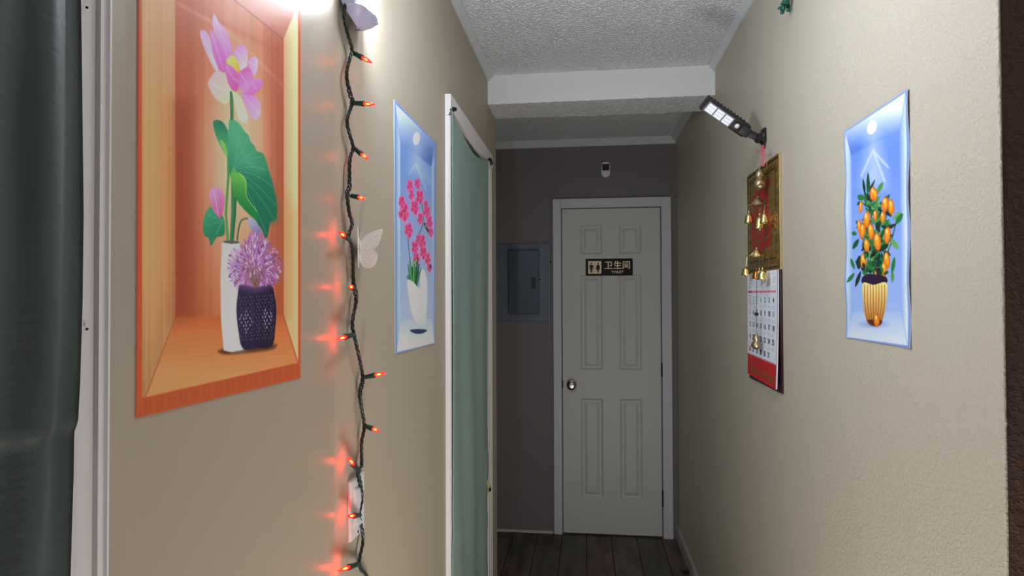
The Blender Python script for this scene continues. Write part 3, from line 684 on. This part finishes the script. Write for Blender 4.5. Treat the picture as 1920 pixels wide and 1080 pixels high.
    pet = [([(405, 68), (432, 112), (470, 158), (492, 240), (475, 295), (440, 240), (402, 140)], (236, 176, 226), (222, 132, 204)),
           ([(338, 152), (378, 168), (425, 330), (408, 335), (355, 225)], (232, 160, 214), (240, 190, 226)),
           ([(505, 240), (540, 216), (567, 250), (562, 325), (530, 335), (500, 290)], (226, 140, 206), (244, 200, 232)),
           ([(570, 300), (600, 273), (619, 298), (606, 365), (586, 345)], (224, 140, 210), (238, 184, 226)),
           ([(388, 143), (432, 200), (464, 290), (455, 355), (418, 310), (392, 220)], (222, 132, 200), (200, 96, 176)),
           ([(378, 392), (420, 343), (470, 368), (490, 450), (465, 502), (420, 482), (385, 432)], (214, 180, 186), (200, 200, 170)),
           ([(495, 442), (535, 470), (569, 560), (555, 592), (520, 560)], (196, 200, 160), (220, 204, 188)),
           ([(540, 450), (600, 463), (630, 500), (627, 560), (600, 577), (568, 530)], (216, 126, 198), (236, 176, 216)),
           ([(590, 390), (625, 378), (642, 400), (620, 440), (580, 460), (550, 440)], (222, 134, 200), (206, 104, 180)),
           ([(470, 285), (500, 270), (528, 315), (525, 350), (500, 350), (470, 315)], (240, 216, 110), (226, 160, 50)),
           ([(462, 308), (520, 350), (532, 400), (510, 442), (473, 400)], (214, 120, 190), (200, 90, 166)),
           ([(530, 350), (570, 323), (594, 370), (570, 432), (545, 442), (524, 400)], (208, 100, 176), (226, 144, 204))]
    for q_, ca, cb in pet:
        Q = z(q_); A.poly(Q, ca, .9, True, c2=cb, ax=(Q[0], Q[len(Q)//2])); cc = np.mean(Q, 0)
        for k in (.3, .5, .7): e_ = np.array(Q[len(Q)//2]); A.line([np.array(Q[0])*.85+cc*.15+(k-.5)*5, cc+(k-.5)*6, e_*.8+cc*.2], .7, (250, 220, 240), .35)
    A.line(z([(487, 445), (490, 575)]), 4.5, (70, 120, 80))
    # white vase
    A.poly([(413, 452), (430, 457), (447, 456), (451, 520), (452, 600), (452, 656), (430, 660), (416, 657), (411, 600), (410, 520)], (214, 212, 214), 1, c2=(238, 238, 240), ax=((410, 500), (426, 500)))
    A.poly([(430, 457), (447, 456), (452, 656), (436, 658)], (188, 186, 192), 9, alpha=.7); A.ell(430, 454, 16, 3, (86, 90, 80), .03)
    # dark vase
    A.poly([(448, 534), (475, 538), (504, 534), (512, 556), (515, 580), (513, 615), (507, 648), (480, 653), (452, 653), (444, 622), (440, 585), (442, 556)], (40, 34, 66), 1, True, c2=(24, 20, 44), ax=((440, 590), (515, 590)))
    for r in range(13):
        for q_ in range(11):
            x = 447+q_*6+(3 if r % 2 else 0); y = 556+r*6.6+ (q_-5)*-.5
            if (x-478)**2/33**2 > 1: continue
            dia = (abs((x-459)/13)+abs((y-600)/24) < 1.05) or (abs((x-496)/12)+abs((y-596)/24) < 1.05)
            A.line([(x, y-1.6), (x+(1.2 if q_ % 2 else -1.2), y+1.6)], 1.5 if dia else 1.0, (200, 192, 222), .85 if dia else .45)
    # purple blossoms
    A.ell(474, 502, 46, 42, (150, 100, 166), 0, .25, .75); A.ell(479, 462, 16, 30, (150, 104, 170), 0, .3, .7)
    R = random.Random(3)
    for k in range(640):
        a = R.uniform(0, 6.28); r_ = R.random()**.55; x = 474+r_*49*math.cos(a); y = 500+r_*50*math.sin(a)*(1.0 if math.sin(a) > 0 else 1.15)
        if y < 470 and abs(x-478) > (y-432)*.75+4: continue
        if y > 530 and 446 < x < 506: continue
        L2 = R.uniform(4, 9); an = a+R.uniform(-.5, .5); cc = R.choice([(150, 96, 178), (182, 132, 204), (214, 178, 226), (120, 66, 150), (196, 120, 190), (232, 210, 238), (92, 54, 92), (168, 104, 120)])
        A.line([(x, y), (x+math.cos(an)*L2*.5, y+math.sin(an)*L2)], R.uniform(1.3, 2.4), cc, .9)
    for k in range(40): x = 474+R.uniform(-22, 22); y = 510+R.uniform(-20, 22); A.line([(476, 540), (x, y)], .9, (110, 90, 60), .5)
TLp, TRp, BRp, BLp = P(251, -60), P(561, -8), P(561, 708.5), P(251, 784)
ztop = TRp[2]; TLp = np.array([XL, BLp[1], ztop+.004])
o = poster('lotus_poster', [TLp, TRp, BRp, BLp], .0024, (1, 0, 0), 330, 520, lotus, M_print, gain=1.6)
tag(o, 'glossy orange wood-niche poster of a pink lotus and two vases, nearest on the left wall', 'poster')

# --- pink orchids in a blue niche
def orchid(A, u, v):
    X, Y = A.P[:, 0], A.P[:, 1]; A.C[:] = (104, 136, 192)
    o_ = lambda L_: [(700+x/2.16, 180+y/2.16) for x, y in L_]
    quad(A, o_([(105, 185), (233, 285), (236, 905), (105, 912)]), (108, 142, 200), (168, 182, 214), ((780, 300), (780, 600)))
    quad(A, o_([(86, 32), (246, 190), (233, 287), (105, 187)]), (196, 214, 244), (74, 106, 170), ((776, 215), (776, 300)))
    quad(A, o_([(86, 40), (105, 187), (105, 912), (92, 1036)]), (120, 154, 210), (184, 204, 236), ((740, 400), (748, 400)))
    quad(A, o_([(246, 196), (233, 287), (236, 905), (245, 998)]), (176, 198, 234), (120, 150, 206), ((808, 400), (815, 400)))
    quad(A, o_([(105, 910), (236, 903), (245, 1000), (92, 1038)]), (178, 190, 222), (214, 224, 242), ((778, 600), (778, 655)))
    A.poly(o_([(158, 190), (185, 200), (215, 340), (150, 300)]), (206, 220, 246), 12, alpha=.5); A.line(o_([(170, 275), (210, 380)]), 2, (220, 230, 250), .4, 3); A.line(o_([(168, 275), (140, 320)]), 2, (220, 230, 250), .4, 3)
    A.ell(779.5, 259.5, 6.5, 11.5, (248, 252, 255), .12)
    for q_ in ([(150, 700), (140, 620), (136, 560)], [(160, 700), (165, 600), (200, 500), (175, 350)], [(165, 690), (170, 640)]): A.line(cr(o_(q_), 5), 1.3, (60, 90, 60))
    R = random.Random(5)
    for x, y, r in ((145, 365, 15), (120, 470, 24), (165, 450, 19), (185, 408, 18), (175, 355, 13), (140, 545, 19), (187, 497, 14), (213, 470, 16), (225, 510, 15), (230, 552, 12), (112, 430, 15), (150, 400, 13), (195, 590, 17), (165, 612, 16), (172, 660, 15), (200, 635, 16), (218, 660, 14), (225, 695, 11), (180, 580, 12), (210, 440, 10)):
        cx_, cy_ = o_([(x, y)])[0]; r /= 1.85
        for k in range(5): a = k*1.257+R.uniform(0, .5); A.ell(cx_+r*.42*math.cos(a), cy_+r*.85*math.sin(a), r*.42, r*.75, (192, 24, 92), 0, .3, .97, (232, 128, 176))
        A.ell(cx_, cy_, r*.22, r*.3, (150, 14, 66), 0, .4); A.ell(cx_, cy_+r*.1, r*.09, r*.13, (250, 220, 120), 0, .5)
    for x, y in ((205, 520), (212, 535), (218, 545), (228, 690)): cx_, cy_ = o_([(x, y)])[0]; A.ell(cx_, cy_, 2, 3.5, (60, 74, 50), 0, .3)
    for k in range(46): x = R.uniform(132, 186); b0 = o_([(x*.5+80, 775)])[0]; t0 = o_([(x+R.uniform(-14, 6), R.uniform(655, 735))])[0]; A.line([b0, t0], 1.3, R.choice([(24, 96, 48), (50, 140, 70), (16, 70, 40), (90, 170, 90)]), .95)
    A.poly(o_([(145, 948), (180, 944), (215, 948), (195, 962), (165, 962)]), (34, 48, 90), 1, True)
    A.poly(o_([(136, 745), (160, 755), (184, 778), (188, 720), (196, 702), (208, 715), (215, 770), (213, 860), (206, 926), (165, 910), (146, 850), (138, 790)]), (236, 240, 244), .9, True, c2=(196, 206, 220), ax=((765, 560), (800, 590)))
    for k in range(8): y = 770+k*19; A.line(o_([(150+k*1.5, y), (208, y+12)]), .8, (208, 214, 226), .6)
o = poster('orchid_poster', [P(738, 187), P(817, 268), P(814, 643.5), P(740.5, 664)], .002, (1, 0, 0), 150, 330, orchid, M_print, gain=1.5)
tag(o, 'blue niche poster of pink orchids in a white pot beside the green curtain', 'poster')

# --- kumquat tree in a blue niche (right wall)
def kumquat(A, u, v):
    A.C[:] = (126, 158, 222)
    quad(A, [(1597, 290), (1690, 241), (1692, 584), (1601, 585)], (112, 150, 236), (160, 188, 246), ((1645, 300), (1645, 580)))
    quad(A, [(1588.5, 247), (1701, 173), (1689.5, 243), (1597, 292)], (226, 240, 255), (92, 132, 220), ((1637, 215), (1648, 268)))
    quad(A, [(1588.5, 250), (1597.5, 291), (1601, 585), (1591, 632)], (214, 232, 255), (150, 184, 244), ((1589, 400), (1600, 400)))
    quad(A, [(1701.5, 180), (1689.5, 243), (1691.5, 585), (1705.5, 648)], (140, 176, 244), (226, 240, 255), ((1691, 400), (1702, 400)))
    quad(A, [(1601, 584), (1691.5, 584), (1705, 648), (1591, 632)], (176, 202, 250), (222, 234, 255), ((1645, 586), (1645, 640)))
    A.poly([(1632, 255), (1646, 250), (1662, 350), (1620, 350)], (222, 236, 255), 16, alpha=.6)
    for q_ in ([(1640, 280), (1617, 330)], [(1641, 285), (1668, 314)], [(1642, 290), (1661, 340)]): A.line(q_, 3, (238, 246, 255), .75, 4)
    A.ell(1637, 239, 8.5, 13.5, (255, 255, 255), .35, .12)
    A.ell(1640, 608, 24, 6, (130, 156, 214), 0, .5, .7)
    R = random.Random(11)
    greens = [(24, 84, 48), (40, 120, 62), (16, 60, 40), (80, 150, 76), (30, 52, 44), (110, 170, 96)]
    def leaf(x, y, a, L2, w_, c): A.poly([(x, y), (x+math.cos(a)*L2*.5-math.sin(a)*w_, y+math.sin(a)*L2*.5+math.cos(a)*w_), (x+math.cos(a)*L2, y+math.sin(a)*L2), (x+math.cos(a)*L2*.5+math.sin(a)*w_, y+math.sin(a)*L2*.5-math.cos(a)*w_)], c, .8, True)
    for q_ in ([(1640, 522), (1638, 440), (1632, 340)], [(1642, 522), (1660, 430), (1668, 380)], [(1638, 522), (1618, 440)], [(1644, 522), (1672, 460), (1684, 410)], [(1636, 522), (1606, 490)]): A.line(q_, 2, (80, 70, 44))
    for k in range(210):
        y = R.uniform(375, 515); hw = 30-abs(y-430)*.16; x = 1643+R.uniform(-hw, hw)*.9; leaf(x, y, R.uniform(-2.6, -.5) if R.random() < .7 else R.uniform(.4, 2.6), R.uniform(9, 20), R.uniform(2, 4), R.choice(greens))
    for x, y, a, L2, w_, c in ((1629, 365, -1.55, 42, 3, 0), (1624, 365, -1.7, 30, 2.5, 2), (1631, 360, -1.1, 26, 2, 2), (1646, 364, -1.1, 26, 4, 3), (1622, 374, -2.6, 14, 6, 1), (1620, 380, 2.9, 12, 4, 0), (1676, 412, -.75, 22, 4.5, 5), (1682, 420, -1.0, 24, 5, 1), (1672, 448, .9, 24, 5, 5), (1612, 448, 2.1, 22, 4, 0), (1608, 440, -2.7, 10, 4, 1), (1604, 505, -1.9, 22, 3, 1), (1612, 505, -1.5, 26, 6, 2), (1604, 512, 2.2, 22, 3.5, 1), (1616, 508, 1.9, 32, 3.5, 4), (1674, 515, -1.4, 34, 3.5, 1), (1676, 508, 1.6, 22, 3, 3), (1626, 440, -2.0, 20, 4, 3), (1640, 480, -1.2, 26, 6, 0), (1655, 520, -1.6, 38, 6, 1), (1650, 470, -.6, 22, 5, 2)):
        leaf(x, y, a, L2, w_, greens[c])
    for x, y, rx, ry in ((1639, 363, 6, 13), (1643, 366, 4, 11), (1662, 383, 6.5, 14.5), (1673, 388, 6, 15), (1616, 388, 3.5, 11), (1627, 412, 6.5, 16), (1657, 407, 4.5, 11), (1619, 433, 5.5, 15), (1613, 424, 4, 12), (1635, 434, 6, 15), (1647, 453, 7, 17), (1666, 441, 6, 16), (1627, 460, 5.5, 12), (1621, 490, 6, 15), (1665, 488, 6, 16), (1660, 505, 5, 14), (1647, 512, 5, 11), (1643, 404, 4, 10)):
        A.ell(x, y, rx, ry, (250, 178, 44), R.uniform(-.1, .15), .12, 1, (224, 100, 24)); A.ell(x-rx*.2, y-ry*.45, rx*.4, ry*.32, (255, 236, 130), 0, .5, .8)
    for k in range(26): x = 1641+R.uniform(-20, 20); y = R.uniform(478, 520); leaf(x, y, R.uniform(-2.6, -.5), R.uniform(8, 16), 3, R.choice(greens[:3]+[(30, 24, 50)]))
    A.poly([(1619, 520), (1630, 514), (1650, 516), (1664, 520), (1664, 531), (1640, 535), (1619, 531)], (46, 26, 56), .9, True)
    A.poly([(1620, 531), (1640, 534), (1664, 530), (1665, 560), (1660, 588), (1654, 603), (1644, 609), (1631, 606), (1624, 592), (1620, 566)], (250, 226, 140), .9, True, c2=(190, 110, 40), ax=((1642, 535), (1642, 612)))
    for k in range(8): x = 1623+k*5.4; A.line(cr([(x, 534), (x, 565), (1642+(x-1642)*.72, 600)], 4), 1.1, (120, 70, 24), .75)
    A.poly([(1630, 600), (1655, 600), (1653, 609), (1642, 612), (1632, 608)], (70, 34, 20), 1.5, True, .85)
    A.ell(1646, 601, 5.5, 12, (252, 160, 40), 0, .12, 1, (214, 90, 20)); A.ell(1644.5, 595, 2, 4, (255, 226, 130), 0, .5)
R_ = lambda px, py: on(0, XR, px, py)
o = poster('kumquat_poster', [R_(1587, 245), R_(1705.5, 166), R_(1709.5, 653.5), R_(1589, 633)], .002, (-1, 0, 0), 170, 360, kumquat, M_print, gain=1.02, bulge=.003)
tag(o, 'blue niche poster of a potted kumquat tree on the right wall', 'poster')

# ------------------------------------------------------------------ calendar
M_foil = mat('gold_foil_print', (255, 255, 255), .3, metal=.55, attr='print')
M_maroon = mat('maroon_board', (44, 14, 20), .4); M_white_paper = mat('paper_edge', (214, 218, 232), .7)
c1_, c2_, c3_, c4_ = R_(1401, 328), R_(1467, 290), R_(1468, 738), R_(1410, 702)
ya, yb = (c1_[1]+c4_[1])/2, (c2_[1]+c3_[1])/2; zt = (c1_[2]+c2_[2])/2; zb_ = c3_[2]
cal = empty('calendar', (XR, (ya+yb)/2, zb_)); tag(cal, 'gold and red wall calendar hanging on the right wall behind the brass bells', 'calendar')
MB().box((XR-.004, yb, zb_), (XR-.0005, ya, zt), .0006).build('backing_board', M_maroon, cal)
padz = (R_(1407, 514)[2]+R_(1463, 505)[2])/2
def goldart(A, u, v):
    A.C[:] = (146, 120, 56); X, Y = u, v
    A.C[:] += (vnoise(X*40, 3)*24-12)[:, None]+(vnoise(Y*60, 4)*18-9)[:, None]
    for ins, c in ((.03, (70, 54, 24)), (.055, (176, 146, 70)), (.11, (66, 52, 24))):
        du = np.minimum(X, 1-X)*1.0; dv = np.minimum(Y, 1-Y)*1.05; e_ = np.minimum(du, dv); i_ = np.where(abs(e_-ins) < .009)[0]; A.C[i_] = c
    R = random.Random(2)
    A2 = Art(np.stack([u*100, v*105], 1)); A2.C = A.C
    for k in range(34):
        t = k/34*4; s_ = int(t); f = t-s_; x, y = [(8+84*f, 8), (92, 8+90*f), (92-84*f, 98), (8, 98-90*f)][s_]
        A2.line([(x-3, y), (x+1, y+2), (x+3, y-2)], 1.1, (64, 48, 22), .8, 1)
    red = (228, 20, 28)
    for q_ in ([(52, 18), (50, 84)], [(30, 26), (46, 24), (70, 20)], [(36, 34), (64, 30)], [(34, 40), (34, 52), (66, 48), (66, 36)], [(28, 60), (74, 55)], [(30, 60), (30, 80), (72, 78), (72, 56)], [(30, 70), (72, 67)], [(16, 30), (26, 36)], [(14, 46), (24, 46), (14, 66)], [(20, 50), (20, 84)]):
        A2.line(q_, 7, red, .85, 3)
    for k in range(60): x = 80+R.gauss(0, 6); y = 60+R.gauss(0, 5); A2.line([(x, y), (x+R.uniform(-3, 3), y+R.uniform(-3, 3))], 1.6, R.choice([(230, 196, 70), (200, 150, 40), (150, 20, 20)]), .9, 1)
    for k in range(40): x = R.uniform(14, 88); y = 91+R.gauss(0, 2.5); A2.line([(x, y), (x+4, y+R.uniform(-2, 2))], 1.4, R.choice([(180, 140, 50), (90, 66, 26), (150, 90, 40)]), .8, 1)
    A.C = A2.C
poster('gold_panel', [(XR-.004, ya, zt), (XR-.004, yb, zt), (XR-.004, yb, padz), (XR-.004, ya, padz)], .0012, (-1, 0, 0), 130, 200, goldart, M_foil, cal, gain=1.0)
MB().box((XR-.0075, yb-.0015, padz-.0), (XR-.0005, yb+.001, zt), .0006).build('edge_rim', mat('brass_edge', (214, 196, 140), .3, metal=.7), cal)
# the pad: curved stack of sheets
padyb = yb+(ya-yb)*.045; padya = ya-(ya-yb)*.035; zp0 = zb_+.010
nP = 40
def padx(f, g_): return .006+.006*f**2*(.4+.9*g_)
def pad_fn(f, g_): # f down 0..1, g 0 far .. 1 near
    return np.array([XR-.004-padx(f, g_), padya+(padyb-padya)*g_, padz+(zp0-padz)*f+ .006*(1-g_)*f])
V = []; Fc = []
for j in range(nP+1):
    for i in range(9): V.append(pad_fn(j/nP, i/8))
n1 = len(V)
for j in range(nP+1):
    for i in range(9): q_ = pad_fn(j/nP, i/8); V.append(np.array([q_[0]+.0045, q_[1], q_[2]]))
for j in range(nP):
    for i in range(8): a = j*9+i; Fc += [(a, a+1, a+10, a+9), (n1+a, n1+a+9, n1+a+10, n1+a+1)]
for j in range(nP):
    for e_ in (0, 8): a = j*9+e_; Fc.append((a, a+9, n1+a+9, n1+a))
for i in range(8):
    for e_ in (0, nP*9): a = e_+i; Fc.append((a, a+1, n1+a+1, n1+a))
mesh('page_stack', V, Fc, M_white_paper, cal, True)
def pageart(A, u, v):
    X, Y = u*100, v*100; A.C[:] = (236, 243, 255); B_ = Art(np.stack([X, Y], 1)); B_.C = A.C
    R = random.Random(4)
    for r in range(7):
        for k in range(8):
            if R.random() < .8: x = 6+k*11.5; y = 2.5+r*1.9; B_.line([(x, y), (x+R.uniform(3, 9), y)], .5, (120, 130, 160), .55, .5)
    for k in range(7): x = 10+k*13.3; c = (206, 30, 50) if k == 0 else (240, 120, 150); B_.line([(x-5.5, 18.2), (x+5.5, 18.2)], 1.9, c, .95, .4)
    for r in range(5):
        for k in range(7):
            if r == 0 and k in (1, 2):
                for q_ in range(4): B_.line([(6+k*13, 23+q_*2.1), (14+k*13, 23+q_*2.1)], .5, (120, 124, 160), .6, .5)
                continue
            x = 10+k*13.3; y = 31+r*12
            for q_ in range(2): B_.line([(x-4.5, y+q_*1.7), (x+R.uniform(1, 5), y+q_*1.7)], .45, (226, 120, 140) if k == 0 else (130, 134, 164), .5, .5)
    for q_ in range(4): B_.line([(7, 22+q_*2.4), (13, 22+q_*2.4)], 1.2, (224, 80, 100), .6, .6)
    B_.line([(0, 79.6), (100, 79.6)], .6, (150, 30, 40), .8, .5)
    i_ = np.where(Y > 80)[0]; B_.C[i_] = (206, 22, 32)
    g_ = (132, 84, 34)
    for k in range(3):
        B_.line([(10+k*2, 84.4+k*0), (14, 84.4)], .5, g_, .3)
    B_.ell(42, 82.8, 5, 1.0, g_, 0, .3, .7)
    for r in range(2):
        for k in range(11): x = 10+k*7.6; B_.line([(x, 86+r*1.7), (x+R.uniform(3, 6), 86+r*1.7)], .7, g_, .75, .5)
    B_.line([(5, 90), (96, 90)], .35, g_, .8, .4)
    for k in range(4):
        x0 = 8+k*22.5; B_.poly([(x0, 91), (x0+20, 91), (x0+20, 96.6), (x0, 96.6)], g_, .5, alpha=.85)
        for r in range(3): B_.line([(x0+1.5, 92.2+r*1.7), (x0+18, 92.2+r*1.7)], .35, (190, 40, 36), .7, .4)
    A.C = B_.C
# printed face follows the curve of the pad
def page():
    nu, nv = 130, 330; u, v = np.meshgrid(np.linspace(0, 1, nu), np.linspace(0, 1, nv)); u = u.ravel(); v = v.ravel()
    W3 = np.array([pad_fn(b0, a0) for a0, b0 in zip(u, v)]); W3[:, 0] -= .0004
    A = Art(np.zeros((len(u), 2))); pageart(A, u, v)
    i = (np.arange(nu-1)[None]+np.arange(nv-1)[:, None]*nu).ravel(); F_ = np.stack([i, i+nu, i+nu+1, i+1], 1)
    me = bpy.data.meshes.new('printed_page'); me.vertices.add(len(W3)); me.vertices.foreach_set('co', W3.ravel().astype(np.float32)); me.loops.add(F_.size); me.loops.foreach_set('vertex_index', F_.ravel().astype(np.int32)); me.polygons.add(len(F_)); me.polygons.foreach_set('loop_start', np.arange(0, F_.size, 4, dtype=np.int32)); me.update(calc_edges=True)
    c = np.hstack([srgb(np.clip(A.C, 0, 255)), np.ones((len(W3), 1))]); at = me.color_attributes.new('print', 'FLOAT_COLOR', 'POINT'); at.data.foreach_set('color', c.ravel().astype(np.float32))
    link('printed_page', me, M_paper, cal, True)
page()
M_ink = mat('calendar_ink', (40, 44, 70), .6); M_redink = mat('calendar_red_ink', (190, 30, 50), .6)
day = 1
for r in range(5):
    for k in range(7):
        if r == 0 and k < 3: continue
        if day > 31: break
        q_ = pad_fn((26+r*12)/100, (10+k*13.3)/100)
        RR = Matrix(((0, 0, -1, 0), (-1, 0, 0, 0), (0, 1, 0, 0), (0, 0, 0, 1)))
        text_obj('numeral', str(day), .0235, 0, 0, M_redink if k == 0 else M_ink, cal, RR, (q_[0]-.0009, q_[1], q_[2]), th=.0002, bold=.0002); day += 1

# ------------------------------------------------------------------ solar light on its bracket (right wall)
mp_ = R_(1434, 258); MY, MZ = mp_[1], mp_[2]
fx = empty('solar_light', (XR, MY, MZ)); tag(fx, 'black bracket solar light with three LED panels jutting from the right wall near the beam', 'light')
mtop, mbot = R_(1437, 239)[2], R_(1437, 277)[2]
pt = MB(); pl = [(MY-.018, mtop), (MY+.018, mtop), (MY+.020, mbot+.02), (MY+.006, mbot), (MY-.006, mbot), (MY-.020, mbot+.02)]
pt.prism([(XR, y, z) for y, z in pl], (-.007, 0, 0)); pt.build('mount_plate', M_black, fx)
jx = on(1, MY, 1424, 258); J = on(1, MY-.01, 1400, 248); Tt = on(1, MY-.065, 1322, 194)
hb = MB(); hb.lathe((XR-.006, MY, jx[2]), (-1, 0, 0), [(0, .022), (.006, .020), (.010, .012), (.02, .011)], 14); hb.lathe((jx[0], MY-.017, jx[2]-.002), (0, 1, 0), [(0, .012), (.034, .012)], 14)
hb.build('knuckle', M_black, fx, True)
for s_ in (-1, 1): MB().lathe((XR-.007, MY+s_*.012, mtop-.008), (-1, 0, 0), [(0, .004), (.003, .003)], 8).build('screw', M_dark, fx, True)
aV = Vector(Tt-J).normalized(); nV = Vector((0, -.80, -.6)); nV = (nV-aV*nV.dot(aV)).normalized(); wV = aV.cross(nV).normalized()
if wV.z < 0: wV = -wV
Jv = Vector(J); Ln = (Vector(Tt)-Jv).length
arm0 = Vector((jx[0], MY, jx[2]-.002))
MB().obox((arm0+Jv)/2, (Jv-arm0).normalized(), wV, nV, ((Jv-arm0).length+.03, .022, .014), .004).build('arm', M_black, fx, True)
M_hous = mat('charcoal_ribbed_plastic', (34, 34, 38), .5)
hs = MB(); ctr = Jv+aV*Ln*.5
hs.obox(ctr-nV*.010, aV, wV, nV, (Ln+.004, .042, .024), .007, 3); hs.obox(Jv+aV*.008, aV, wV, nV, (.036, .030, .018), .005)
hs.build('housing', M_hous, fx, True)
for k in range(11):
    c = Jv+aV*(Ln*(.16+.078*k))+wV*.0205-nV*.010; MB().obox(c, aV, wV, nV, (.0022, .006, .020), .0006, 1).build('fin', M_hous, fx)
MB().obox(Jv+aV*(Ln-.001)-nV*.010, aV, wV, nV, (.006, .046, .028), .004).build('end_cap', M_black, fx, True)
MB().obox(Jv+aV*Ln*.655+nV*.0022-wV*.003, aV, wV, nV, (Ln*.60, .032, .0012), .0004).build('lens_frame', mat('led_frame_grey', (120, 128, 136), .4), fx)
M_led = mat('led_panel', (236, 240, 250), .35, emit=(.88, .93, 1), estr=LED_POWER)
for k in range(3):
    c = Jv+aV*Ln*(.46+.195*k)+nV*.0035-wV*.003
    pn = MB().obox(c, aV, wV, nV, (Ln*.165, .026, .0018), .0008).build('led_panel', M_led, fx)
    for j in range(2): MB().obox(c+wV*(-.005+.010*j)+nV*.0012, aV, wV, nV, (Ln*.15, .0012, .0006)).build('divider', mat('led_divider', (176, 182, 194), .4) if j == 0 and k == 0 else bpy.data.materials['led_divider'], pn)
c = Jv+aV*Ln*.24+nV*.002
MB().lathe(c, nV, [(0, .0125), (.003, .012), (.0035, .0085)], 18).build('sensor_ring', M_black, fx, True)
MB().lathe(c+nV*.002, nV, [(0, .008), (.003, .0072), (.006, .0045), (.007, .001)], 14).build('sensor_lens', M_white, fx, True)

# ------------------------------------------------------------------ brass wind chime hanging from the bracket
CX = XR-.032
def C(px, py, off=0): return on(0, CX+off, px, py)
M_brass = mat('polished_brass', (224, 204, 138), .27, metal=1); M_bronze = mat('aged_bronze', (166, 148, 118), .35, metal=.85); M_copper = mat('copper_bell', (206, 118, 52), .28, metal=1); M_redstr = mat('pink_red_string', (214, 92, 104), .8)
hk = C(1430, 274); wc = empty('wind_chime', tuple(hk)); tag(wc, 'brass bell and gourd wind chime hanging on red string under the solar light', 'wind chime')
s = MB()
for k, (xa, xb) in enumerate(((1429, 1426), (1430, 1429), (1431, 1433), (1432, 1438), (1430, 1431))): s.tube([C(xa, 272, .003*k), C((xa+xb)/2+.5, 290, .002*k), C(xb, 312)], .0009, 5)
s.tube([C(1430, 282), C(1424, 283), C(1416, 285)], .0009, 5); s.build('red_string', M_redstr, wc)
axx = C(1424, 320); pxm = lambda px, py: C(px, py)
mm = abs(C(1424, 320)[2]-C(1424, 420)[2])/100
s = MB(); s.tube([C(1426, 310), C(1424, 318), C(1423, 372), C(1420, 380), C(1420, 400), C(1421, 465), C(1420, 480), C(1418, 590), C(1418, 625)], .0007, 5); s.build('cord', mat('dark_thread', (60, 48, 34), .8), wc)
def gourd(cxp, ytop, ybot, wpx, nm='gourd', m_=M_bronze):
    t_ = C(cxp, ytop); H_ = mm*(ybot-ytop); r = wpx/2*mm
    return MB().lathe(t_, (0, 0, -1), [(0, r*.12), (H_*.08, r*.16), (H_*.12, r*.28), (H_*.2, r*.5), (H_*.34, r*.74), (H_*.46, r*.66), (H_*.52, r*.56), (H_*.58, r*.74), (H_*.72, r), (H_*.86, r*.92), (H_*.95, r*.6), (H_, r*.2)], 20).build(nm, m_, wc, True)
gourd(1424.5, 313, 357, 24); gourd(1418, 623, 656, 20)
def bell(cxp, ytop, ybot, wpx, m_, hang):
    t_ = C(cxp, ytop); H_ = mm*(ybot-ytop); r = wpx/2*mm*1.12
    b = MB().lathe(t_, (0, 0, -1), [(0, r*.2), (H_*.08, r*.24), (H_*.14, r*.14), (H_*.2, r*.35), (H_*.3, r*.68), (H_*.5, r*.86), (H_*.8, r*.96), (H_*.92, r*1.08), (H_, r*1.02), (H_*.97, r*.8)], 20).build('bell', m_, wc, True)
    MB().ball(t_+np.array([0, 0, -H_]), r*.3).build('clapper', m_, b, True)
    MB().tube([C(*hang), t_], .0007, 5).build('bell_wire', M_brass, b)
def canopy(cxp, ytop, m_):
    c = C(cxp, ytop); s = MB(); s.ball(c+np.array([0, 0, -2*mm]), 2.6*mm); s.lathe(c+np.array([0, 0, -3*mm]), (0, 0, -1), [(0, 2*mm), (3*mm, 6*mm), (9*mm, 9*mm), (13*mm, 11*mm), (15*mm, 10.4*mm), (14*mm, 8*mm)], 18)
    for k in range(4):
        a = k*math.pi/2+.25; dx, dy = math.cos(a), math.sin(a); s.tube([c+np.array([dx*q_*mm, dy*q_*mm, z_*mm]) for q_, z_ in ((6, -11), (11, -15), (16, -17.5), (20, -17), (23, -14.5))], [3*mm, 2.4*mm, 1.8*mm, 1.3*mm, .6*mm], 6)
    s.build('canopy', m_, wc, True)
canopy(1421, 368, M_bronze); canopy(1419, 464, M_brass)
bell(1404, 396, 420, 15, M_brass, (1404, 384)); bell(1424.5, 401, 430, 17, M_brass, (1425, 388)); bell(1433, 396, 418, 13, M_brass, (1434, 386))
bell(1399, 498, 518, 16, M_brass, (1401, 480)); bell(1418.5, 504, 523, 14, M_copper, (1420, 482)); bell(1430, 502, 524, 16, M_brass, (1430, 482)); bell(1424, 503, 520, 11, M_brass, (1424, 484))
MB().ball(C(1418.5, 589), 4*mm, (1, 1, .9)).build('bead', M_black, wc, True)

# ------------------------------------------------------------------ green clip at the top of the right wall
M_gc = mat('emerald_green_plastic', (8, 84, 72), .4)
q = on(0, XR-.020, 1471, 13); gc = empty('green_light_plug', (XR, q[1], q[2])); tag(gc, 'small green plastic string-light end hanging at the top of the right wall', 'light plug')
MB().tube([on(0, XR-.014, 1478, -45), on(0, XR-.016, 1476, -15), on(0, XR-.018, 1474, 0), on(0, XR-.020, 1472, 9)], [.006, .008, .009, .012], 12).build('stem', M_gc, gc, True)
s = MB(); u_ = np.array([0, -1., 0])
for k in range(5):
    a = k*2*math.pi/5+.5; s.ball(q+np.array([math.cos(a)*.012, math.sin(a*2)*.004, math.sin(a)*.010-.004]), .0060, (1, .8, .8), 12, 8)
s.ball(q+np.array([-.004, 0, -.004]), .010, (.7, 1, .9)); s.build('cap', M_gc, gc, True)
